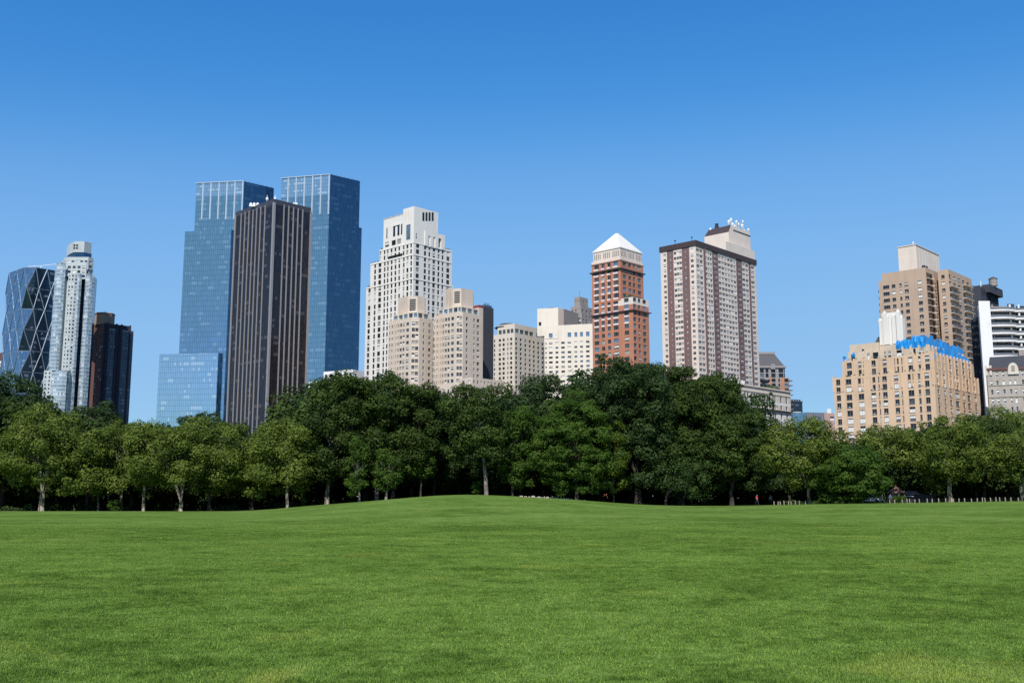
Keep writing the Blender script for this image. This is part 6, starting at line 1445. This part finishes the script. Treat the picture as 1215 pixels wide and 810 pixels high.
# right: plane trees
tree('plane', 'plane_tree', 'plane tree with exposed white curving branches right of the dark group', 898, 998, 487, 584, 166, 960, seed=31, group=g2, r=.26, gaps=.14, fork=2.6, spread=.8, limbs=6)
tree('maple', 'maple_tree', 'low dome of mid green foliage touching the grass by the white branches', 950, 1056, 524, 600, 163, 1004, seed=32, r=.3, bark='elm', leafsz=.21, dens=12, lobe=.2, flat=.55, taper=.1)
tree('plane', 'plane_tree', 'plane tree above the small brown roofed kiosk', 1004, 1098, 504, 566, 175, 1022, seed=33, group=g2, r=.28, gaps=.05)
tree('plane', 'plane_tree', 'drooping plane tree right of the kiosk', 1092, 1128, 516, 588, 170, 1108, seed=34, group=g2, r=.2, gaps=.06, bark='elm')
tree('plane', 'plane_tree', 'tall plane tree with thick blotched trunk under the golden building', 1086, 1176, 482, 582, 166, 1127, seed=35, group=g2, r=.36, gaps=.05)
tree('elm', 'plane_tree', 'shaded tree in the dark gap left of the rightmost trunk', 1130, 1205, 492, 580, 182, 1168, seed=36, group=g2, r=.3, gaps=.05, bark='elm')
tree('plane', 'plane_tree', 'rightmost plane tree with mottled trunk at the picture edge', 1176, 1262, 500, 580, 164, 1213, seed=37, group=g2, r=.36, gaps=.06)
tree('plane', 'plane_tree', 'high plane tree crown under the grey gabled building', 1140, 1230, 480, 560, 188, 1190, seed=38, group=g2, r=.3, gaps=.06)
# distinct trees in the second row
tree('dark', 'elm_tree', 'dark rounded tree behind the leftmost plane tree', -50, 62, 438, 570, 192, 5, seed=41, r=.4, bark='elm', leafsz=.27, dens=8)
tree('dark', 'elm_tree', 'small dark crown poking up in front of the dark brick tower', 90, 145, 472, 570, 200, 118, seed=42, r=.3, bark='elm', leafsz=.27, dens=8)
tree('dark', 'elm_tree', 'dark crown poking up in front of the pale glass wing', 208, 262, 483, 570, 195, 235, seed=43, r=.3, bark='elm', leafsz=.27, dens=8)
tree('elm', 'elm_tree', 'dark crown filling the notch between the two huge domed trees', 732, 806, 421, 570, 190, 768, seed=44, r=.4, bark='elm', leafsz=.26, dens=9, lobe=.18)
# ---- the wood behind: copies of four trees
proto = []
for k, (rx, rz, kind) in enumerate(((7.5, 6.5, 'elm'), (6.5, 7.5, 'dark'), (7, 6, 'shade'), (8, 7, 'dark'))):
    proto.append((crown_mesh(rx, rx, rz, 9.5, 100 + k, LEAF[kind], .38, 3.6, .25), trunk_mesh(60 + k, 5, .35, 9.5, rx, rz, BARK['elm'])))
tr_mesh = []
for me, A in proto:
    o = A.build('trunk', None); tr_mesh.append(o.data); bpy.data.objects.remove(o)
rn = random.Random(77); cnt = 0
for D in (186, 200, 216, 236):
    px = -190 + rn.random() * 20
    while px < 1420:
        if D < 210 and 1036 < px < 1098: px += 20; continue
        j = rn.randrange(4); top = treeline(min(max(px, -60), 1290)) + rn.uniform(14, 26) + (D - 186) * .06; x = at(px, 590, D)[0]; zb = gz(x, D)
        h = at(px, top, D)[2] - zb; sc = h / 16.6
        T = root('woodland_tree', 'dark green tree of the shaded wood behind the front row', 'tree', (x, D + rn.uniform(-4, 4), zb - .3), 'trees of the wood behind the front row')
        T.rotation_euler = (0, 0, rn.random() * 6.28); w = rn.uniform(.85, 1.1)
        for nm, me in (('crown', proto[j][0]), ('trunk', tr_mesh[j])):
            o = bpy.data.objects.new(nm, me); COL.objects.link(o); o.parent = T; o.scale = (sc * w, sc * w, sc)
        px += 46 * rn.uniform(.85, 1.2) * 190 / D; cnt += 1
# ---- undergrowth: one mass of leaves in the shade
def undergrowth():
    rg = np.random.default_rng(9); Ps, Ns, Ss, Ts = [], [], [], []
    for D, hmax, dn in ((178, 1.0, .2), (188, 2.2, .8), (196, 4.6, 1), (206, 7, 1)):
        for px in np.arange(-200, 1420, 11 * 180 / D):
            if rg.random() > dn or (D < 195 and 1044 < px < 1092): continue
            x, y, _ = at(px + rg.uniform(-4, 4), 590, D + rg.uniform(-2.5, 2.5)); h = hmax * rg.uniform(.5, 1.1); zb = gz(x, y); rr = np.array([rg.uniform(1.0, 1.9), 1.2, h]); n = int(120 * (1 + h))
            d = rg.normal(size=(n, 3)); d /= np.linalg.norm(d, axis=1, keepdims=True); d[:, 2] = abs(d[:, 2]); Ps.append(np.array([x, y, zb]) + d * rr * rg.uniform(.7, 1.1, (n, 1))); Ns.append(d + rg.normal(size=(n, 3)) * .5); Ss.append(rg.uniform(.12, .34, n)); Ts.append(.45 + rg.normal(size=n) * .15)
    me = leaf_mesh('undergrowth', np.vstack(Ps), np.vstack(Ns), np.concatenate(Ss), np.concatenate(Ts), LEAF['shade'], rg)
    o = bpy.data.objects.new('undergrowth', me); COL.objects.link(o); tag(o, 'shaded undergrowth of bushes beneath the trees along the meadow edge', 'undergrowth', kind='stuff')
undergrowth()
print('wood trees', cnt)
# ================================================================== SMALL THINGS AT THE LAWN EDGE
def on(px, D, py=595):
    x = at(px, py, D)[0]; return x, D, gz(x, D)
def post_fence(label, pxs, D, hh=.66):
    x0, y0, z0 = on(pxs[0], D); T = root('post_fence', label, 'fence', (x0, y0, z0), 'low post fences on the right'); rn = random.Random(len(pxs))
    tops = []
    for px in pxs:
        x, y, z = on(px, D); h = .85 * hh * rn.uniform(.85, 1.1); lx = rn.uniform(-.05, .05); A = Acc(); w = .065
        A.frustum([(x - x0 - w, -w), (x - x0 + w, -w), (x - x0 + w, w), (x - x0 - w, w)], z - z0 - .2, [(x - x0 - w + lx, -w), (x - x0 + w + lx, -w), (x - x0 + w + lx, w), (x - x0 - w + lx, w)], z - z0 + h, POSTM)
        A.frustum([(x - x0 - w + lx, -w), (x - x0 + w + lx, -w), (x - x0 + w + lx, w), (x - x0 - w + lx, w)], z - z0 + h, [(x - x0 - .04 + lx, -.04), (x - x0 + .04 + lx, -.04), (x - x0 + .04 + lx, .04), (x - x0 - .04 + lx, .04)], z - z0 + h + .05, POSTM)
        A.build('post', T); tops.append((x - x0, z - z0, h))
    for f in (.35, .75):
        A = Acc()
        for (xa, za, ha), (xb, zb, hb) in zip(tops, tops[1:]): A.beam((xa, w + .01, za + hh * f), (xb, w + .01, zb + hh * f), .012, BLACKM)
        A.build('wire', T)
POSTM = flat_mat('pale_post_wood', (.27, .24, .19), .8)
post_fence('low pale wooden post fence between the dark trees and the white branched plane', [918.3, 923, 925.6, 930.3, 935.4, 938.5, 943.5, 948.5, 956], 165)
post_fence('long low fence of pale posts running right from the kiosk', [1049.3, 1055.7, 1061.3, 1070.5, 1076.3, 1079.2, 1085.3, 1091, 1100, 1106, 1114, 1122, 1131.3, 1137.8, 1144.5, 1152.8, 1159.5, 1165.6, 1168.9, 1175.5, 1182, 1186.5, 1193, 1199.6, 1208.4, 1216, 1222], 163.5)
# stone edging on the mound
def ledge():
    rn = random.Random(2); x0, y0, z0 = on(650, 164.6); T = root('stone_ledge', 'thin pale stone ledge along the right shoulder of the grassy mound', 'stone ledge', (x0, y0, z0))
    A = Acc(); px = 616
    while px < 694:
        w = rn.uniform(2, 5); xa, xb = at(px, 592, 164.6)[0], at(px + w, 592, 164.6)[0]; za = gz((xa + xb) / 2, 164.6); h = rn.uniform(.06, .24) * (1.0 if 625 < px < 680 else .6)
        bx = [(xa - x0, -.5 + rn.uniform(-.2, .2)), (xb - x0, -.5 + rn.uniform(-.2, .2)), (xb - x0, .6), (xa - x0, .6)]; tx = [(xa - x0 + .08, -.35), (xb - x0 - .08, -.35), (xb - x0 - .08, .5), (xa - x0 + .08, .5)]
        A.frustum(bx, za - z0 - .2, tx, za - z0 + h, ROCKM); px += w * rn.uniform(.93, 1.15)
    A.build('stone', T)
ROCKM = wall_mat('pale_rock', (.34, .29, .26), .2)
ledge()
# kiosk with pyramid roof
def kiosk():
    D = 177; x, y, z = on(1063.7, D); z = at(1063, 598, D)[2]; T = root('park_kiosk', 'small brick park kiosk with brown pyramid roof behind the fence', 'kiosk', (x, y, z)); m = D / 1225
    e = at(1063, 584.3, D)[2] - z; t = at(1063, 577.3, D)[2] - z; W_ = 1.15
    A = Acc(); A.frustum([(-W_ - .25, -W_ - .25), (W_ + .25, -W_ - .25), (W_ + .25, W_ + .25), (-W_ - .25, W_ + .25)], e, [(-.1, -.1), (.1, -.1), (.1, .1), (-.1, .1)], t, KROOF); A.prism([(-W_ - .25, -W_ - .25), (W_ + .25, -W_ - .25), (W_ + .25, W_ + .25), (-W_ - .25, W_ + .25)], e - .08, e + .01, KROOF); A.build('roof', T)
    A = Acc(); A.prism(ngon(0, 0, .12, 6), t, t + .25, KROOF); A.build('finial', T)
    A = Acc(); A.box(-W_, W_, -W_, W_, 0, e - .75, KBRICK); A.build('wall', T)
    for sx in (-1, 1):
        for sy in (-1, 1): A = Acc(); A.box(sx * (W_ - .12) - .1, sx * (W_ - .12) + .1, sy * (W_ - .12) - .1, sy * (W_ - .12) + .1, e - .75, e - .08, TAN); A.build('post', T)
    A = Acc(); A.box(-.12, .12, -W_ + .02, -W_ + .2, e - .75, e - .08, CREAM); A.build('window_mullion', T)
    A = Acc(); A.box(-W_ + .3, W_ - .3, -W_ + .35, W_ - .35, e - .75, e - .1, G_DARK); A.build('window_glass', T)
    # annex
    x2, y2, _ = on(1083, D + 2); T2 = root('park_shelter', 'long low shelter with reddish roof beside the kiosk', 'shelter', (x2, y2, z)); e2 = at(1083, 586.5, D)[2] - z; t2 = at(1083, 582.3, D)[2] - z
    A = Acc(); A.frustum([(-2.2, -1), (1.1, -1), (1.1, 1.5), (-2.2, 1.5)], e2, [(-1.7, -.1), (.6, -.1), (.6, .6), (-1.7, .6)], t2, KROOF); A.build('roof', T2)
    A = Acc(); A.box(-2.1, 3.2, -.8, 1.4, 0, e2 - .02, KWALL); A.build('wall', T2); A = Acc(); A.box(-1.6, -.2, -1.15, -.7, e2 - .35, e2 - .2, METALW); A.build('awning', T2)
KROOF = wall_mat('brown_kiosk_roof', (.22, .12, .09), .12); KBRICK = wall_mat('kiosk_brick', (.36, .24, .17), .15); KWALL = wall_mat('brown_fence_wall', (.075, .06, .05), .1)
kiosk()
def bush(label, px0, px1, ytop, D, seed, kind='maple'):
    x, y, z = on((px0 + px1) / 2, D); rx = (at(px1, 590, D)[0] - at(px0, 590, D)[0]) / 2; h = max(at((px0 + px1) / 2, ytop, D)[2] - z, .6); T = root('bush', label, 'bush', (x, y, z - .1))
    o = bpy.data.objects.new('foliage', crown_mesh(rx * .75, rx * .6, h * .42, h * .45, seed, LEAF[kind], .13, 26, .42, nl=16)); COL.objects.link(o); o.parent = T
    A = Acc()
    tube(A, [(0, 0, 0), (.05, 0, h * .5)], [.05, .03], BARK['elm'], 6); A.build('stem', T)
bush('low green bush hiding the lower wall of the kiosk', 1054, 1077, 587, 171, 201)
bush('light green bush beside the thin trunk below the dark brick tower', 126, 146, 590, 168, 202)
bush('small shaded bush right of the leftmost blotched trunk', 27, 42, 596, 168, 203, 'shade')
bush('green bush on the ground left of the tall pale lower trunk', 356, 366, 588, 170, 204)
bush('round bush on the mound left of the bare grey trunk', 558, 572, 566, 169, 205)
# parked white van glimpsed under the low tree
def van():
    D = 180; x, y, _ = on(1030, D); z = at(1033, 596.5, D)[2]; T = root('parked_van', 'small white van half hidden by the low green dome tree', 'van', (x, y, z))
    A = Acc(); L = 2.1; prof = [(-L, .35), (L * .98, .35), (L, .75), (L * .72, .85), (L * .5, 1.45), (-L * .95, 1.5), (-L, 1.3)]
    for s in (-.8, .8): A.face([(p[0], s, p[1]) for p in (prof if s < 0 else prof[::-1])], METALW)
    for i in range(len(prof)): p, q = prof[i], prof[(i + 1) % len(prof)]; A.face([(p[0], -.8, p[1]), (q[0], -.8, q[1]), (q[0], .8, q[1]), (p[0], .8, p[1])], METALW)
    A.build('body', T)
    for x0, x1 in ((.35, 1.0), (-.6, .2), (-1.7, -.75)): A = Acc(); A.face([(x0, -.812, .95), (x1, -.812, .95), (x1 - .12 * (x0 > 0), -.812, 1.32), (x0, -.812, 1.32)], G_DARK); A.build('window', T)
    for wx in (-1.3, 1.3):
        A = Acc(); n = 14
        ri = [(wx + .33 * math.cos(6.2832 * k / n), .33 + .33 * math.sin(6.2832 * k / n)) for k in range(n)]
        A.face([(p[0], -.86, p[1]) for p in ri], BLACKM)
        for k in range(n): p, q = ri[k], ri[(k + 1) % n]; A.face([(p[0], -.86, p[1]), (q[0], -.86, q[1]), (q[0], -.6, q[1]), (p[0], -.6, p[1])], BLACKM)
        A.build('wheel', T)
van()
# ---- people, far off under the trees
SKIN = flat_mat('skin', (.42, .26, .18), .6); HAIR = flat_mat('dark_hair', (.03, .02, .015), .7)
def person(label, px, D, shirt, pants, h=1.72, stride=.25, arm=.2, face=0.0, hat=None):
    x, y, z = on(px, D); T = root('person', label, 'person', (x, y, z)); T.rotation_euler = (0, 0, face); s = h / 1.72
    V, E, Rr = [], [], []
    def v(p, r): V.append([c * s for c in p]); Rr.append((r[0] * s, r[1] * s)); return len(V) - 1
    pel = v((0, 0, .95), (.15, .11)); wa = v((0, 0, 1.10), (.135, .095)); ch = v((0, 0, 1.30), (.165, .11)); ns = v((0, 0, 1.45), (.075, .07)); nk = v((0, -.01, 1.51), (.055, .055)); hd = v((0, -.02, 1.60), (.078, .092)); ht = v((0, -.01, 1.68), (.07, .085))
    for a, b in ((pel, wa), (wa, ch), (ch, ns), (ns, nk), (nk, hd), (hd, ht)): E.append((a, b))
    nose = v((0, -.115, 1.60), (.014, .014)); E.append((hd, nose))
    for sd in (-1, 1):
        st = stride * sd; hp = v((.095 * sd, 0, .90), (.09, .09)); kn = v((.10 * sd, -st * .45 - .03, .50), (.06, .06)); an = v((.10 * sd, -st + (.10 if st < 0 else 0), .09), (.042, .042)); to = v((.11 * sd, -st - .15, .04), (.04, .03))
        for a, b in ((pel, hp), (hp, kn), (kn, an), (an, to)): E.append((a, b))
        sh = v((.19 * sd, 0, 1.40), (.06, .06)); el = v((.25 * sd, arm * sd * .5, 1.14), (.043, .043)); wr = v((.24 * sd, arm * sd - .10, .92), (.03, .03)); pm = v((.235 * sd, arm * sd - .13, .85), (.032, .02))
        for a, b in ((ch, sh), (sh, el), (el, wr), (wr, pm)): E.append((a, b))
        for k in range(4): f1 = v((.235 * sd, arm * sd - .15 + .02 * k - .02, .79 - .006 * abs(k - 1.5)), (.009, .009)); f2 = v((.225 * sd, arm * sd - .155 + .02 * k - .02, .75 - .008 * abs(k - 1.5)), (.008, .008)); E.extend([(pm, f1), (f1, f2)])
        th = v((.21 * sd, arm * sd - .175, .82), (.009, .009)); E.append((pm, th))
    me = bpy.data.meshes.new('body'); me.from_pydata(V, E, []); o = bpy.data.objects.new('body', me); COL.objects.link(o); o.parent = T
    md = o.modifiers.new('skin', 'SKIN'); md.use_smooth_shade = True
    for i, q in enumerate(Rr): me.skin_vertices[0].data[i].radius = q
    me.skin_vertices[0].data[0].use_root = True
    o.modifiers.new('sub', 'SUBSURF').levels = 1; o.modifiers['sub'].render_levels = 1
    dg_ = bpy.context.evaluated_depsgraph_get(); me2 = bpy.data.meshes.new_from_object(o.evaluated_get(dg_)); o.modifiers.clear(); o.data = me2; me2.name = 'body'
    me2.materials.clear(); sh_m = flat_mat('shirt_' + shirt[0], shirt[1], .8); pa_m = flat_mat('trousers_' + pants[0], pants[1], .8)
    for m in (SKIN, sh_m, pa_m): me2.materials.append(m)
    for p in me2.polygons:
        c = p.center / s; p.use_smooth = True
        if c.z > 1.46: p.material_index = 0
        elif c.z > 1.18 or (c.z > .98 and abs(c.x) < .19): p.material_index = 1
        elif abs(c.x) > .2 and c.z > .7: p.material_index = 0
        elif c.z > .12: p.material_index = 2
        else: p.material_index = 2
    A = Acc(); rings = []
    for k in range(5):
        t = k / 4; zz = (1.60 + .135 * math.sin(t * 1.57)) * s; rr = (.094 * math.cos(t * 1.45)) * s; rings.append([(rr * math.cos(a * .785), rr * 1.12 * math.sin(a * .785) + .01, zz) for a in range(8)])
    hm = flat_mat('cap_' + hat[0], hat[1], .7) if hat else HAIR
    for r0, r1 in zip(rings, rings[1:]):
        for a in range(8): b = (a + 1) % 8; A.face([r0[a], r0[b], r1[b], r1[a]], hm)
    A.face(rings[-1], hm); A.build('cap' if hat else 'hair', T)
person('person in a red and white top walking under the trees left of the post fence', 898.3, 167.5, ('red', (.55, .03, .06)), ('dark', (.03, .03, .04)), face=.5)
person('person in grey standing in the shade beside the first fence post', 914.5, 169, ('grey', (.18, .18, .2)), ('black', (.02, .02, .025)), h=1.6, stride=.08, face=-.4)
person('person in white clothes at the left end of the long fence', 1047, 165.5, ('white', (.7, .7, .7)), ('white', (.6, .6, .58)), h=1.6, face=1.2, hat=('grey', (.2, .22, .25)))
person('person in a blue top behind the fence in front of the kiosk', 1056.8, 166.5, ('blue', (.08, .12, .28)), ('navy', (.03, .04, .08)), h=1.45, stride=.1, face=-.3)
# ------------------------------------------------------------------ camera, sky, sun
cam = bpy.data.cameras.new('camera'); co = bpy.data.objects.new('camera', cam); COL.objects.link(co)
co.location = (0, 0, EYE); co.rotation_euler = (math.pi / 2 + TL, 0, 0)
cam.sensor_width = 36; cam.lens = FP / 1215 * 36; cam.clip_end = 12000; cam.clip_start = .1; SC.camera = co
W = bpy.data.worlds.new('World'); SC.world = W; W.use_nodes = True; wn = W.node_tree
sk = wn.nodes.new('ShaderNodeTexSky'); sk.sky_type = 'NISHITA'; sk.sun_disc = False
SUN_EL, SUN_AZ = 46, -168
sk.sun_elevation = R(SUN_EL); sk.sun_rotation = R(SUN_AZ); sk.altitude = 0; sk.air_density = 1.0; sk.dust_density = 0.2; sk.ozone_density = 3.5
hs = wn.nodes.new('ShaderNodeHueSaturation'); hs.inputs['Saturation'].default_value = 1.2; wn.links.new(sk.outputs[0], hs.inputs['Color']); tn = wn.nodes.new('ShaderNodeMixRGB'); tn.blend_type = 'MULTIPLY'; tn.inputs[0].default_value = 1; tn.inputs[2].default_value = (.80, 1.0, 1.08, 1); wn.links.new(hs.outputs[0], tn.inputs[1]); 
def vm(op, s_):
    v = wn.nodes.new('ShaderNodeVectorMath'); v.operation = op; v.inputs[3].default_value = s_; return v
s1, s2, cv = vm('SCALE', .1), vm('SCALE', 10), wn.nodes.new('ShaderNodeRGBCurve')
cv.mapping.use_clip = False
for ch, pts in enumerate((((.049, .032), (.092, .122), (.15, .172), (.318, .215)), ((.163, .166), (.269, .295), (.39, .351), (.626, .392)), ((.39, .45), (.564, .575), (.741, .602), (.93, .625)))):
    c_ = cv.mapping.curves[ch]
    for p_ in pts: c_.points.new(*p_)
    c_.points[-1].location = (1.0, pts[-1][1] + .14)
cv.mapping.update()
wn.links.new(tn.outputs[0], s1.inputs[0]); wn.links.new(s1.outputs[0], cv.inputs['Color']); wn.links.new(cv.outputs[0], s2.inputs[0]); wn.links.new(s2.outputs[0], wn.nodes['Background'].inputs[0]); wn.nodes['Background'].inputs[1].default_value = 0.115
sl = bpy.data.lights.new('sun', 'SUN'); sl.energy = 4.3; sl.angle = R(.5); sl.color = (1, .96, .9); so = bpy.data.objects.new('sun', sl); COL.objects.link(so)
d = Vector((math.sin(R(SUN_AZ)) * math.cos(R(SUN_EL)), math.cos(R(SUN_AZ)) * math.cos(R(SUN_EL)), math.sin(R(SUN_EL))))
so.rotation_euler = d.to_track_quat('Z', 'Y').to_euler(); so.location = (0, -20, 60)
SC.view_settings.view_transform = 'Standard'; SC.view_settings.look = 'None'; SC.view_settings.gamma = 1; SC.view_settings.exposure = 0.3
SC.cycles.max_bounces = 6; SC.cycles.diffuse_bounces = 3; SC.cycles.glossy_bounces = 3; SC.cycles.transmission_bounces = 2; SC.cycles.transparent_max_bounces = 4
SC.cycles.use_denoising = False
